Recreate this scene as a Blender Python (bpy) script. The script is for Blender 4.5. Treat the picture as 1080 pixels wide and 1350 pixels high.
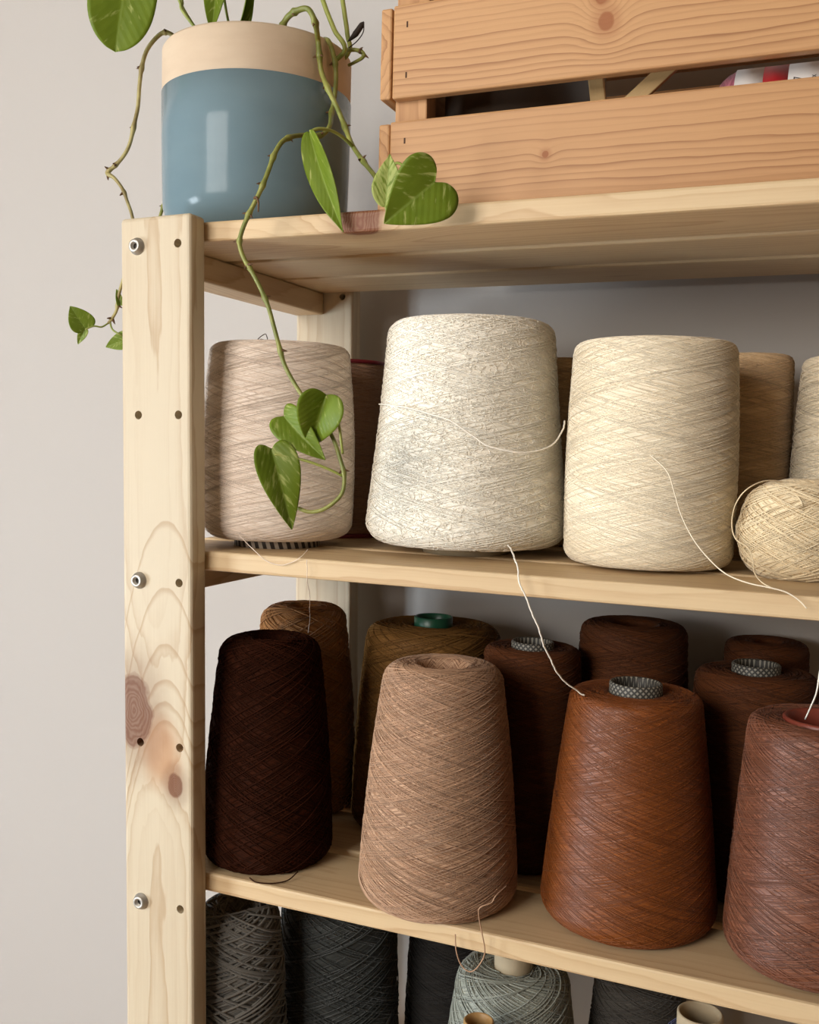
import bpy, bmesh, math, random
import numpy as np
from mathutils import Vector, Matrix

for o in list(bpy.data.objects):
    bpy.data.objects.remove(o)
SC = bpy.context.scene
COL = SC.collection
random.seed(7)
RNG = np.random.default_rng(11)

# ------------------------------------------------------------------ camera
cam_d = bpy.data.cameras.new('camera')
cam = bpy.data.objects.new('camera', cam_d)
COL.objects.link(cam)
cam_d.sensor_fit = 'HORIZONTAL'
cam_d.sensor_width = 36.0
cam_d.lens = 44.12
cam_d.clip_start = 0.01
F = Vector((-0.37997619, 0.92255572, -0.06714943))
R = Vector((0.92373873, 0.3822425, 0.02444226))
U = Vector((-0.04821671, 0.05274106, 0.9974435))
cam.matrix_world = Matrix(((R.x, U.x, -F.x, 0.5525), (R.y, U.y, -F.y, -0.6923),
                           (R.z, U.z, -F.z, 1.5203), (0, 0, 0, 1)))
SC.camera = cam

# ------------------------------------------------------------------ light
world = bpy.data.worlds.new('daylight')
SC.world = world
world.use_nodes = True
world.node_tree.nodes['Background'].inputs[0].default_value = (0.75, 0.85, 1.0, 1)
world.node_tree.nodes['Background'].inputs[1].default_value = 0.6


def area_light(name, loc, rot, sx, sy, power, color):
    d = bpy.data.lights.new(name, 'AREA')
    d.shape = 'RECTANGLE'
    d.size, d.size_y = sx, sy
    d.energy = power
    d.color = color
    o = bpy.data.objects.new(name, d)
    COL.objects.link(o)
    o.location = loc
    o.rotation_euler = rot
    return o


# room extents
RX0, RX1, RY0, RY1, RZ1 = -1.45, 2.6, -2.4, 0.352, 3.0
# daylight outside the casements
WIN1 = (-1.55, -0.90, 0.60, 1.50)      # left wall: y0, y1, z0, z1
WIN2 = (-0.42, 0.24, 0.06, 0.74)       # left wall, added low opening to bring cool sky light to the corner
WIN3 = (-1.42, -0.05, 1.50, 2.90)      # wall behind the camera: x0, x1, z0, z1
area_light('window_left_offscreen', (RX0 - 0.10, (WIN1[0] + WIN1[1]) / 2, (WIN1[2] + WIN1[3]) / 2),
           (0, math.radians(-90), 0), WIN1[3] - WIN1[2], WIN1[1] - WIN1[0], 62.0, (0.80, 0.91, 1.0))
area_light('window_behind_offscreen', ((WIN3[0] + WIN3[1]) / 2, RY0 - 0.10, (WIN3[2] + WIN3[3]) / 2),
           (math.radians(90), 0, 0), WIN3[1] - WIN3[0], WIN3[3] - WIN3[2], 82.0, (1.0, 0.95, 0.88))

vs = SC.view_settings
SC.display_settings.display_device = 'sRGB'
vs.view_transform = 'Standard'
vs.look = 'None'
vs.gamma = 1.0
vs.use_curve_mapping = False
vs.exposure = 0.18


# ------------------------------------------------------------------ helpers
def lin(r, g, b):
    def f(c):
        c /= 255.0
        return c / 12.92 if c <= 0.04045 else ((c + 0.055) / 1.055) ** 2.4
    return (f(r), f(g), f(b), 1.0)


def link(o, parent=None):
    COL.objects.link(o)
    if parent is not None:
        o.parent = parent
        o.matrix_parent_inverse = parent_world(parent).inverted()
    return o


def parent_world(p):
    m = p.matrix_basis.copy()
    if p.parent is not None:
        m = parent_world(p.parent) @ p.matrix_parent_inverse @ m
    return m


def empty(name, loc, label=None, cat=None, group=None):
    o = bpy.data.objects.new(name, None)
    o.empty_display_size = 0.02
    o.location = loc
    COL.objects.link(o)
    tag(o, label, cat, group)
    return o


def tag(o, label=None, cat=None, group=None, kind=None):
    if label: o['label'] = label
    if cat: o['category'] = cat
    if group: o['group'] = group
    if kind: o['kind'] = kind
    return o


def mesh_obj(name, verts, faces, mat, parent=None, smooth=False, origin=None):
    me = bpy.data.meshes.new(name)
    v = np.asarray(verts, dtype=float)
    if origin is not None:
        v = v - np.asarray(origin)
    me.from_pydata([tuple(p) for p in v], [], faces)
    me.update()
    if smooth:
        me.polygons.foreach_set('use_smooth', [True] * len(me.polygons))
    if mat: me.materials.append(mat)
    o = bpy.data.objects.new(name, me)
    if origin is not None: o.location = origin
    return link(o, parent)


def bm_obj(name, bm, mat, parent=None, loc=(0, 0, 0), rot=(0, 0, 0), smooth=False):
    me = bpy.data.meshes.new(name)
    bm.normal_update()
    bm.to_mesh(me)
    bm.free()
    if smooth:
        me.polygons.foreach_set('use_smooth', [True] * len(me.polygons))
    if mat: me.materials.append(mat)
    o = bpy.data.objects.new(name, me)
    o.location = loc
    o.rotation_euler = rot
    return link(o, parent)


def box_bm(sx, sy, sz, bev=0.0, seg=2):
    bm = bmesh.new()
    bmesh.ops.create_cube(bm, size=1.0)
    bmesh.ops.scale(bm, vec=(sx, sy, sz), verts=bm.verts)
    if bev > 0:
        bmesh.ops.bevel(bm, geom=bm.edges[:], offset=bev, segments=seg, profile=0.5, affect='EDGES')
    return bm


def box(name, lo, hi, mat, parent=None, bev=0.0, rot=(0, 0, 0)):
    lo, hi = Vector(lo), Vector(hi)
    s = hi - lo
    return bm_obj(name, box_bm(s.x, s.y, s.z, bev), mat, parent, (lo + hi) / 2, rot)


def lathe(name, prof, mat, parent, loc, seg=64, smooth=True, closed=False, tilt=(0, 0, 0), uvr=None):
    """revolve (r, z) points about z; UV in metres along the turn and along the profile."""
    n = len(prof)
    th = np.linspace(0, 2 * np.pi, seg, endpoint=False) + np.pi / 2
    V = []
    for r, z in prof:
        V += [(r * math.cos(a), r * math.sin(a), z) for a in th]
    Fc = []
    uv = []
    rm = uvr or max(p[0] for p in prof)
    s = [0.0]
    for i in range(1, n):
        s.append(s[-1] + math.hypot(prof[i][0] - prof[i - 1][0], prof[i][1] - prof[i - 1][1]))
    rng = n if closed else n - 1
    for i in range(rng):
        i2 = (i + 1) % n
        s2 = s[i2] if i2 else s[-1] + 0.002
        for j in range(seg):
            j2 = (j + 1) % seg
            Fc.append((i * seg + j, i * seg + j2, i2 * seg + j2, i2 * seg + j))
            u0, u1 = 2 * np.pi * j / seg * rm, 2 * np.pi * (j + 1) / seg * rm
            uv += [u0, s[i], u1, s[i], u1, s2, u0, s2]
    me = bpy.data.meshes.new(name)
    me.from_pydata(V, [], Fc)
    l = me.uv_layers.new(name='UVMap')
    l.data.foreach_set('uv', uv)
    if smooth: me.polygons.foreach_set('use_smooth', [True] * len(me.polygons))
    me.update()
    if mat: me.materials.append(mat)
    o = bpy.data.objects.new(name, me)
    o.location = loc
    o.rotation_euler = tilt
    return link(o, parent)


def catmull(P, sub=6):
    P = [np.array(p, float) for p in P]
    Q = [2 * P[0] - P[1]] + P + [2 * P[-1] - P[-2]]
    out = []
    for i in range(1, len(Q) - 2):
        a, b, c, d = Q[i - 1], Q[i], Q[i + 1], Q[i + 2]
        for k in range(sub):
            t = k / sub
            out.append(0.5 * (2 * b + (c - a) * t + (2 * a - 5 * b + 4 * c - d) * t * t + (3 * b - a - 3 * c + d) * t ** 3))
    out.append(P[-1])
    return np.array(out)


def tube_arrays(path, rad, sides, ref=None):
    """vertices / quads of a tube along a path; rad scalar or per point."""
    path = np.asarray(path, float)
    n = len(path)
    T = np.gradient(path, axis=0)
    T /= np.linalg.norm(T, axis=1, keepdims=True) + 1e-12
    if ref is None:
        N = np.zeros_like(T)
        v = np.array([0.31, 0.52, 0.79])
        v = v - T[0] * (v @ T[0])
        v /= np.linalg.norm(v)
        for i in range(n):
            v = v - T[i] * (v @ T[i])
            v /= np.linalg.norm(v) + 1e-12
            N[i] = v
    else:
        N = ref - T * np.sum(ref * T, axis=1, keepdims=True)
        N /= np.linalg.norm(N, axis=1, keepdims=True) + 1e-12
    B = np.cross(T, N)
    rad = np.broadcast_to(np.asarray(rad, float), (n,))
    a = np.linspace(0, 2 * np.pi, sides, endpoint=False)
    V = (path[:, None, :] + rad[:, None, None] * (np.cos(a)[None, :, None] * N[:, None, :] + np.sin(a)[None, :, None] * B[:, None, :])).reshape(-1, 3)
    i = np.arange(n - 1)[:, None] * sides
    j = np.arange(sides)[None, :]
    j2 = (j + 1) % sides
    Q = np.stack([i + j, i + j2, i + sides + j2, i + sides + j], -1).reshape(-1, 4)
    return V, Q


def fast_mesh(name, V, Q, mat, parent=None, loc=(0, 0, 0), tint=None, rot=(0, 0, 0)):
    me = bpy.data.meshes.new(name)
    nv, nq = len(V), len(Q)
    me.vertices.add(nv)
    me.vertices.foreach_set('co', np.asarray(V, np.float32).ravel())
    me.loops.add(nq * 4)
    me.loops.foreach_set('vertex_index', np.asarray(Q, np.int32).ravel())
    me.polygons.add(nq)
    me.polygons.foreach_set('loop_start', np.arange(nq, dtype=np.int32) * 4)
    me.polygons.foreach_set('use_smooth', np.ones(nq, dtype=bool))
    me.update(calc_edges=True)
    if tint is not None:
        at = me.attributes.new('tint', 'FLOAT', 'POINT')
        at.data.foreach_set('value', np.asarray(tint, np.float32))
    if mat: me.materials.append(mat)
    o = bpy.data.objects.new(name, me)
    o.location = loc
    o.rotation_euler = rot
    return link(o, parent)


def tube(name, P, rad, mat, parent=None, sides=8, sub=6, smoothpath=True):
    path = catmull(P, sub) if smoothpath else np.array(P, float)
    r = rad
    if not np.isscalar(rad):
        r = np.interp(np.linspace(0, 1, len(path)), np.linspace(0, 1, len(rad)), rad)
    V, Q = tube_arrays(path, r, sides)
    n = len(path)
    org = path[0]
    V = np.vstack([V, path[:1], path[-1:]]) - org
    Q = [tuple(q) for q in Q]
    tri = [(k, nv_, (k + 1) % sides) for k, nv_ in [(k, n * sides) for k in range(sides)]]
    b = (n - 1) * sides
    tri += [(b + k, b + (k + 1) % sides, n * sides + 1) for k in range(sides)]
    me = bpy.data.meshes.new(name)
    me.from_pydata([tuple(v) for v in V], [], Q + [(k, (k + 1) % sides, n * sides)[::-1] for k in range(sides)] + tri[sides:])
    me.polygons.foreach_set('use_smooth', [True] * len(me.polygons))
    me.update()
    if mat: me.materials.append(mat)
    o = bpy.data.objects.new(name, me)
    o.location = org
    return link(o, parent)


# ------------------------------------------------------------------ materials
class NT:
    """tiny wrapper to write node maths as expressions"""
    def __init__(self, name):
        self.m = bpy.data.materials.new(name)
        self.m.use_nodes = True
        self.t = self.m.node_tree
        self.b = self.t.nodes['Principled BSDF']
        self.out = self.t.nodes['Material Output']

    def n(self, typ, **kw):
        nd = self.t.nodes.new(typ)
        for k, v in kw.items(): setattr(nd, k, v)
        return nd

    def put(self, sock, v):
        if hasattr(v, 'links') or isinstance(v, bpy.types.NodeSocket): self.t.links.new(v, sock)
        else: sock.default_value = v

    def math(self, op, a, b=0.0, c=None, clamp=False):
        nd = self.n('ShaderNodeMath', operation=op, use_clamp=clamp)
        self.put(nd.inputs[0], a)
        self.put(nd.inputs[1], b)
        if c is not None: self.put(nd.inputs[2], c)
        return nd.outputs[0]

    def mix(self, f, a, b, blend='MIX'):
        nd = self.n('ShaderNodeMix', data_type='RGBA', blend_type=blend)
        self.put(nd.inputs[0], f)
        self.put(nd.inputs[6], a)
        self.put(nd.inputs[7], b)
        return nd.outputs[2]

    def noise(self, vec, scale, detail=2.0, rough=0.5, w=None):
        nd = self.n('ShaderNodeTexNoise')
        if w is not None:
            nd.noise_dimensions = '4D'
            self.put(nd.inputs['W'], w)
        if vec is not None: self.put(nd.inputs['Vector'], vec)
        nd.inputs['Scale'].default_value = scale
        nd.inputs['Detail'].default_value = detail
        nd.inputs['Roughness'].default_value = rough
        return nd.outputs[0]

    def mapping(self, vec, scale=(1, 1, 1), rot=(0, 0, 0), loc=(0, 0, 0)):
        nd = self.n('ShaderNodeMapping')
        self.put(nd.inputs['Vector'], vec)
        nd.inputs['Scale'].default_value = scale
        nd.inputs['Rotation'].default_value = rot
        nd.inputs['Location'].default_value = loc
        return nd.outputs[0]

    def coord(self, kind):
        return self.n('ShaderNodeTexCoord').outputs[kind]

    def sep(self, v):
        nd = self.n('ShaderNodeSeparateXYZ')
        self.put(nd.inputs[0], v)
        return nd.outputs

    def ramp(self, f, stops):
        nd = self.n('ShaderNodeValToRGB')
        cr = nd.color_ramp
        while len(cr.elements) < len(stops): cr.elements.new(0.5)
        for e, (p, c) in zip(cr.elements, stops):
            e.position = p
            e.color = c
        self.put(nd.inputs[0], f)
        return nd.outputs[0]

    def smooth(self, v, lo, hi):
        nd = self.n('ShaderNodeMapRange', interpolation_type='SMOOTHSTEP')
        self.put(nd.inputs[0], v)
        nd.inputs[1].default_value = lo
        nd.inputs[2].default_value = hi
        return nd.outputs[0]

    def bump(self, h, strength, dist):
        nd = self.n('ShaderNodeBump')
        nd.inputs['Strength'].default_value = strength
        nd.inputs['Distance'].default_value = dist
        self.put(nd.inputs['Height'], h)
        self.put(self.b.inputs['Normal'], nd.outputs[0])

    def col(self, c): self.put(self.b.inputs['Base Color'], c)

    def set(self, **kw):
        for k, v in kw.items(): self.put(self.b.inputs[k.replace('_', ' ')], v)


def plain(name, color, rough=0.5, metallic=0.0, var=0.0, scale=60):
    k = NT(name)
    if var:
        f = k.noise(k.coord('Object'), scale, 3)
        k.col(k.mix(f, tuple(c * (1 - var) for c in color[:3]) + (1,), tuple(min(1, c * (1 + var)) for c in color[:3]) + (1,)))
    else:
        k.col(color)
    k.set(Roughness=rough, Metallic=metallic)
    return k.m


def wood(name, light, dark, axis='x', ring=0.0045, c0=0.035, b0=0.0, tilt=0.02, knots=(), rough=0.55, wob=0.010, contrast=0.6, knotcol=None, stains=(), arches=None):
    """solid pine: growth rings about a slightly skewed pith, plus fibres and knots.
    axis: direction of the grain in the board's own coordinates."""
    k = NT(name)
    P = k.coord('Object')
    X, Y, Z = k.sep(P)
    a, b, c = {'x': (X, Z, Y), 'z': (Z, X, Y), 'y': (Y, Z, X), 'xh': (X, Y, Z)}[axis]
    rnd = k.n('ShaderNodeObjectInfo').outputs['Random']
    W = k.math('MULTIPLY', rnd, 37.0)
    sc = {'x': (3.0, 9, 9), 'xh': (3.0, 9, 9), 'z': (9, 9, 3.0), 'y': (9, 3.0, 9)}[axis]
    low = k.mapping(P, sc)
    n1 = k.math('MULTIPLY', k.math('SUBTRACT', k.noise(low, 1.0, 2, 0.5, W), 0.5), wob * 2)
    n2 = k.math('MULTIPLY', k.math('SUBTRACT', k.noise(low, 1.0, 1.5, 0.5, k.math('ADD', W, 11.3)), 0.5), wob * 3)
    bb = k.math('ADD', k.math('SUBTRACT', b, b0), n1)
    cc = k.math('ADD', k.math('ADD', c, c0), k.math('ADD', k.math('MULTIPLY', a, tilt), n2))
    rr = k.math('SQRT', k.math('ADD', k.math('MULTIPLY', bb, bb), k.math('MULTIPLY', cc, cc)))
    kn = None
    for (ka, kb, kr, st) in knots:
        da = k.math('MULTIPLY', k.math('SUBTRACT', a, ka), st)
        db = k.math('SUBTRACT', b, kb)
        d = k.math('SQRT', k.math('ADD', k.math('MULTIPLY', da, da), k.math('MULTIPLY', db, db)))
        d = k.math('ADD', d, k.math('MULTIPLY', n1, 0.25))
        d = k.math('ADD', d, k.math('MULTIPLY', k.math('SUBTRACT', k.noise(P, 70, 2, 0.5), 0.5), kr * 0.5))
        g = k.math('EXPONENT', k.math('MULTIPLY', k.math('POWER', k.math('DIVIDE', d, kr * 2.6), 2.0), -1.0))
        rr = k.math('ADD', rr, k.math('MULTIPLY', g, kr * 1.6))
        core = k.math('SUBTRACT', 1.0, k.smooth(d, kr * 0.72, kr * 1.12))
        halo = k.math('MULTIPLY', k.math('SUBTRACT', 1.0, k.smooth(d, kr * 0.9, kr * 2.2)), 0.38)
        rings = k.math('ADD', k.math('MULTIPLY', k.math('SINE', k.math('DIVIDE', d, kr * 0.020)), 0.5), 0.5)
        one = k.math('MAXIMUM', k.math('MULTIPLY', core, k.math('ADD', 0.84, k.math('MULTIPLY', rings, 0.14))), halo)
        kn = one if kn is None else k.math('MAXIMUM', kn, one)
    sn = None
    for (ka, kb, kr, st, amt) in stains:      # resin-dark wood round a knot
        da = k.math('MULTIPLY', k.math('SUBTRACT', a, ka), st)
        db = k.math('SUBTRACT', b, kb)
        d = k.math('SQRT', k.math('ADD', k.math('MULTIPLY', da, da), k.math('MULTIPLY', db, db)))
        d = k.math('ADD', d, k.math('MULTIPLY', n1, 0.9))
        one = k.math('MULTIPLY', k.math('SUBTRACT', 1.0, k.smooth(d, kr * 0.3, kr)), amt)
        sn = one if sn is None else k.math('MAXIMUM', sn, one)
    ms = {'x': (7, 45, 45), 'xh': (7, 45, 45), 'z': (45, 45, 7), 'y': (45, 7, 45)}[axis]
    n3 = k.math('SUBTRACT', k.noise(k.mapping(P, ms), 1.0, 3, 0.55, k.math('ADD', W, 2.0)), 0.5)
    ph = k.math('ADD', k.math('ADD', k.math('DIVIDE', rr, ring), k.math('MULTIPLY', n3, 2.2)), k.math('MULTIPLY', rnd, 5.0))
    fr = k.math('FRACT', ph)
    wn = k.n('ShaderNodeTexWhiteNoise', noise_dimensions='1D')
    k.put(wn.inputs['W'], k.math('FLOOR', ph))
    ring_amt = k.math('ADD', 0.25, k.math('MULTIPLY', wn.outputs['Value'], 1.0))
    late = k.math('MULTIPLY', k.math('MULTIPLY', k.math('POWER', fr, 3.0), ring_amt), k.math('SUBTRACT', 1.0, k.smooth(fr, 0.90, 1.0)))
    fs = {'x': (14, 700, 700), 'xh': (14, 700, 700), 'z': (700, 700, 14), 'y': (700, 14, 700)}[axis]
    fib = k.noise(k.mapping(P, fs), 1.0, 2, 0.6)
    blot = k.noise(k.mapping(P, tuple(s * 1.2 for s in sc)), 1.0, 2, 0.5, k.math('ADD', W, 5.0))
    f = k.math('ADD', k.math('MULTIPLY', late, contrast), k.math('MULTIPLY', k.math('SUBTRACT', fib, 0.5), 0.28))
    f = k.math('ADD', f, k.math('MULTIPLY', k.math('SUBTRACT', blot, 0.45), 0.45), clamp=True)
    col = k.mix(f, light, dark)
    if arches:                                # nested cathedral lines of a flat-sawn face
        q, bc, vals = arches
        nb = k.math('MULTIPLY', k.math('SUBTRACT', k.noise(P, 45, 2, 0.5), 0.5), 0.010)
        hb = k.math('SUBTRACT', b, bc)
        hv = k.math('ADD', k.math('ADD', a, k.math('MULTIPLY', k.math('MULTIPLY', hb, hb), q)), nb)
        tot = None
        for v0 in vals:
            u = k.math('SUBTRACT', v0, hv)
            ln = k.math('MULTIPLY', k.smooth(u, -0.0012, 0.0004), k.math('SUBTRACT', 1.0, k.smooth(u, 0.0004, 0.0075)))
            tot = ln if tot is None else k.math('MAXIMUM', tot, ln)
        col = k.mix(k.math('MULTIPLY', tot, 0.55), col, dark)
    if sn is not None:
        col = k.mix(sn, col, lin(182, 122, 66))
    if kn is not None:
        col = k.mix(kn, col, knotcol or lin(112, 62, 34))
    k.col(col)
    k.set(Roughness=rough)
    k.b.inputs['Specular IOR Level'].default_value = 0.35
    k.bump(k.math('ADD', k.math('MULTIPLY', fib, 0.6), k.math('MULTIPLY', late, -0.5)), 0.25, 0.0006)
    return k.m


def yarn_mat(name, c1, c2, width=0.0009, angle=16.0, rough=0.75, sheen=0.25, bump=0.6, streak=0.5, spec=0.25, fuzzy=False):
    """thread crossing at +-angle, from UVs laid out in metres; 'tint' varies real strands."""
    k = NT(name)
    uv = k.coord('UV')
    A = math.radians(angle)
    s = 1.0 / width
    h = []
    for sg, off in ((1, 0.0), (-1, 3.7)):
        m = k.mapping(uv, (1, 1, 1), (0, 0, sg * A))
        h.append(k.noise(k.mapping(m, (s * 0.028, s * 0.85, 1), loc=(off, off, 0)), 1.0, 1.5, 0.55))
    sel = k.smooth(k.noise(k.mapping(uv, (60, 60, 1)), 1.0, 2), 0.42, 0.58)
    f = k.math('ADD', k.math('MULTIPLY', h[0], sel), k.math('MULTIPLY', h[1], k.math('SUBTRACT', 1.0, sel)))
    both = k.math('MAXIMUM', h[0], h[1])
    f = k.math('ADD', k.math('MULTIPLY', f, 0.6), k.math('MULTIPLY', both, 0.4))
    if fuzzy:
        f = k.math('ADD', k.math('MULTIPLY', f, 0.3), k.math('MULTIPLY', k.noise(k.coord('Object'), 420, 3, 0.6), 0.7))
    cf = k.smooth(f, 0.5 - 0.28 / max(streak, .01) * .5, 0.5 + 0.28 / max(streak, .01) * .5)
    col = k.mix(cf, c2, c1)
    at = k.n('ShaderNodeAttribute')
    at.attribute_name = 'tint'
    hs = k.n('ShaderNodeHueSaturation')
    k.put(hs.inputs['Value'], k.math('ADD', at.outputs['Fac'], 1.0))
    k.put(hs.inputs['Color'], col)
    k.col(hs.outputs[0])
    k.set(Roughness=rough)
    k.b.inputs['Sheen Weight'].default_value = sheen
    k.b.inputs['Sheen Roughness'].default_value = 0.5
    k.b.inputs['Specular IOR Level'].default_value = spec
    k.bump(f, bump, width * 1.1)
    return k.m

# ------------------------------------------------------------------ traced curves, in metres
VINE_A = [(0.1054, 0.0780, 1.8664), (0.1133, 0.0680, 1.8691), (0.1211, 0.0630, 1.8735), (0.1313, 0.0600, 1.8758), (0.1412, 0.0600, 1.8757), (0.1467, 0.0620, 1.8660), (0.1385, 0.0831, 1.8616), (0.1393, 0.0848, 1.8496), (0.1404, 0.0874, 1.8347), (0.1508, 0.0820, 1.8161), (0.1608, 0.0800, 1.7988), (0.1702, 0.0760, 1.7812), (0.1817, 0.0660, 1.7638), (0.2009, 0.0480, 1.7441), (0.2156, 0.0340, 1.7305), (0.2297, 0.0220, 1.7161), (0.2426, 0.0120, 1.7038), (0.2510, 0.0060, 1.6946)]
VINE_B = [(0.1283, 0.1150, 1.8735), (0.1409, 0.0980, 1.8643), (0.1443, 0.0988, 1.8566), (0.1453, 0.1031, 1.8459), (0.1456, 0.1045, 1.8336), (0.1453, 0.1029, 1.8184), (0.1444, 0.0994, 1.8033), (0.1573, 0.0720, 1.7837), (0.1560, 0.0600, 1.7730), (0.1512, 0.0440, 1.7688), (0.1470, 0.0280, 1.7634), (0.1448, 0.0150, 1.7558), (0.1434, 0.0060, 1.7441), (0.1424, 0.0000, 1.7316), (0.1401, -0.0050, 1.7184), (0.1360, -0.0080, 1.7065), (0.1300, -0.0100, 1.6937), (0.1240, -0.0090, 1.6827), (0.1209, -0.0070, 1.6734), (0.1239, -0.0050, 1.6624), (0.1311, -0.0040, 1.6512), (0.1389, -0.0030, 1.6375), (0.1453, -0.0030, 1.6244), (0.1503, -0.0030, 1.6097), (0.1546, -0.0030, 1.5967), (0.1597, -0.0020, 1.5803), (0.1687, -0.0020, 1.5656), (0.1802, -0.0030, 1.5516), (0.1925, -0.0060, 1.5405), (0.2021, -0.0090, 1.5308), (0.2096, -0.0120, 1.5211), (0.2153, -0.0140, 1.5093), (0.2194, -0.0140, 1.4963), (0.2194, -0.0160, 1.4838), (0.2136, -0.0180, 1.4757), (0.2045, -0.0200, 1.4696), (0.1942, -0.0210, 1.4675), (0.1849, -0.0220, 1.4700)]
VINE_C = [(-0.0142, 0.1000, 1.8833), (-0.0203, 0.0980, 1.8901), (-0.0274, 0.0950, 1.8919), (-0.0352, 0.0920, 1.8857), (-0.0429, 0.0900, 1.8751), (-0.0479, 0.0900, 1.8614), (-0.0503, 0.0900, 1.8459), (-0.0519, 0.0900, 1.8269), (-0.0537, 0.0880, 1.8128), (-0.0580, 0.0860, 1.7919), (-0.0641, 0.0840, 1.7802), (-0.0728, 0.0820, 1.7714), (-0.0790, 0.0800, 1.7658), (-0.0703, 0.0800, 1.7603), (-0.0607, 0.0800, 1.7493), (-0.0555, 0.0800, 1.7379), (-0.0502, 0.0800, 1.7251), (-0.0467, 0.0800, 1.7070), (-0.0517, 0.0800, 1.6865), (-0.0602, 0.0800, 1.6660), (-0.0653, 0.0800, 1.6508), (-0.0670, 0.0800, 1.6396), (-0.0713, 0.0800, 1.6327), (-0.0765, 0.0800, 1.6272)]
VINE_D = [(-0.0720, 0.1700, 1.7791), (-0.0737, 0.1650, 1.7645), (-0.0754, 0.1600, 1.7500), (-0.0771, 0.1550, 1.7340), (-0.0769, 0.1500, 1.7151)]
VINE_H = [(0.1483, 0.1200, 1.8637), (0.1571, 0.1200, 1.8626), (0.1638, 0.1200, 1.8592), (0.1631, 0.1200, 1.8555), (0.1534, 0.1250, 1.8545), (0.1451, 0.1300, 1.8546)]
PET_FOLDED = [(0.1834, 0.0640, 1.7619), (0.1796, 0.0520, 1.7667), (0.1746, 0.0400, 1.7691), (0.1690, 0.0300, 1.7679), (0.1648, 0.0240, 1.7642)]
PET_SMALL = [(0.2437, 0.0110, 1.7018), (0.2536, 0.0000, 1.6909), (0.2487, -0.0040, 1.6887), (0.2446, -0.0060, 1.6940)]
PET_HEART = [(0.2297, 0.0220, 1.7161), (0.2412, 0.0180, 1.7317), (0.2549, 0.0080, 1.7247), (0.2697, -0.0040, 1.7139), (0.2837, -0.0120, 1.7061)]
PET_CURLED = [(0.2178, -0.0140, 1.5122), (0.2178, -0.0170, 1.5213), (0.2171, -0.0200, 1.5336), (0.2139, -0.0230, 1.5475), (0.2090, -0.0260, 1.5546)]
PET_CUPPED = [(0.1834, -0.0040, 1.5492), (0.1793, -0.0120, 1.5460), (0.1736, -0.0160, 1.5429), (0.1707, -0.0200, 1.5392)]
PET_DROOP = [(0.2188, -0.0140, 1.4952), (0.2071, -0.0200, 1.5011), (0.1942, -0.0260, 1.5059), (0.1802, -0.0300, 1.5089), (0.1701, -0.0330, 1.5104)]
PET_LEFT = [(-0.0765, 0.0800, 1.6272), (-0.0804, 0.0750, 1.6231), (-0.0850, 0.0700, 1.6234), (-0.0914, 0.0660, 1.6202)]
PET_LEFT2 = [(-0.0748, 0.0800, 1.6285), (-0.0721, 0.0800, 1.6214), (-0.0651, 0.0800, 1.6171), (-0.0612, 0.0850, 1.6140)]
PET_BIG = [(0.0137, 0.0800, 1.8829), (0.0094, 0.0780, 1.8945), (0.0041, 0.0750, 1.9071), (-0.0079, 0.0700, 1.9341), (-0.0222, 0.0640, 1.9479), (-0.0395, 0.0620, 1.9472)]
PET_T1 = [(0.1496, 0.1100, 1.8574), (0.1404, 0.1100, 1.8778), (0.1326, 0.1100, 1.8948), (0.1225, 0.1100, 1.9187), (0.1140, 0.1000, 1.9380)]
PET_T2 = [(0.1434, 0.1300, 1.8640), (0.1430, 0.1300, 1.8817), (0.1395, 0.1300, 1.9018), (0.1360, 0.1300, 1.9251), (0.1442, 0.1200, 1.9453)]
PET_T3 = [(-0.0133, 0.1200, 1.9002), (-0.0194, 0.1200, 1.9161), (-0.0255, 0.1200, 1.9308), (-0.0360, 0.1200, 1.9599)]
LEAF_BIG = dict(base=(-0.0395, 0.0620, 1.9472), tip=(-0.0427, 0.0450, 1.8614), width=0.0607, face=(0.564, -0.719, -0.407), fold=.22, curl=.12, roll=.2, pale=.15)
LEAF_UPRIGHT = dict(base=(0.0175, 0.1200, 1.9585), tip=(0.0194, 0.1000, 1.8897), width=0.0307, face=(0.501, -0.761, -0.411), fold=.5, curl=.1, roll=.5, pale=.2)
LEAF_EDGE = dict(base=(0.0506, 0.1000, 1.8883), tip=(0.0668, 0.1000, 1.9499), width=0.0230, face=(0.498, -0.786, -0.365), fold=1.1, curl=.2, roll=.6, pale=.1)
LEAF_FOLDED = dict(base=(0.1635, 0.0240, 1.7643), tip=(0.2019, 0.0040, 1.6820), width=0.0275, face=(0.457, -0.842, -0.287), fold=.5, curl=.10, roll=.55, pale=.1)
LEAF_SMALL = dict(base=(0.2446, -0.0060, 1.6940), tip=(0.2470, -0.0040, 1.7315), width=0.0234, face=(0.399, -0.889, -0.225), fold=.3, curl=-.1, roll=-.25, pale=.9)
LEAF_HEART = dict(base=(0.2854, -0.0120, 1.7075), tip=(0.2515, -0.0220, 1.6782), width=0.0520, face=(0.354, -0.902, -0.248), fold=.18, curl=.1, roll=-.15, pale=.2)
LEAF_CURLED = dict(base=(0.2090, -0.0260, 1.5551), tip=(0.1927, -0.0200, 1.5150), width=0.0471, face=(0.458, -0.888, -0.046), fold=.75, curl=.35, roll=.1, pale=.1)
LEAF_CUPPED = dict(base=(0.1700, -0.0200, 1.5392), tip=(0.2065, -0.0240, 1.5079), width=0.0335, face=(0.494, -0.869, -0.024), fold=.6, curl=.15, roll=.2, pale=.2)
LEAF_DROOP = dict(base=(0.1680, -0.0340, 1.5143), tip=(0.1868, -0.0320, 1.4552), width=0.0376, face=(0.504, -0.863, 0.008), fold=.5, curl=.2, roll=-.2, pale=.3)
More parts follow.
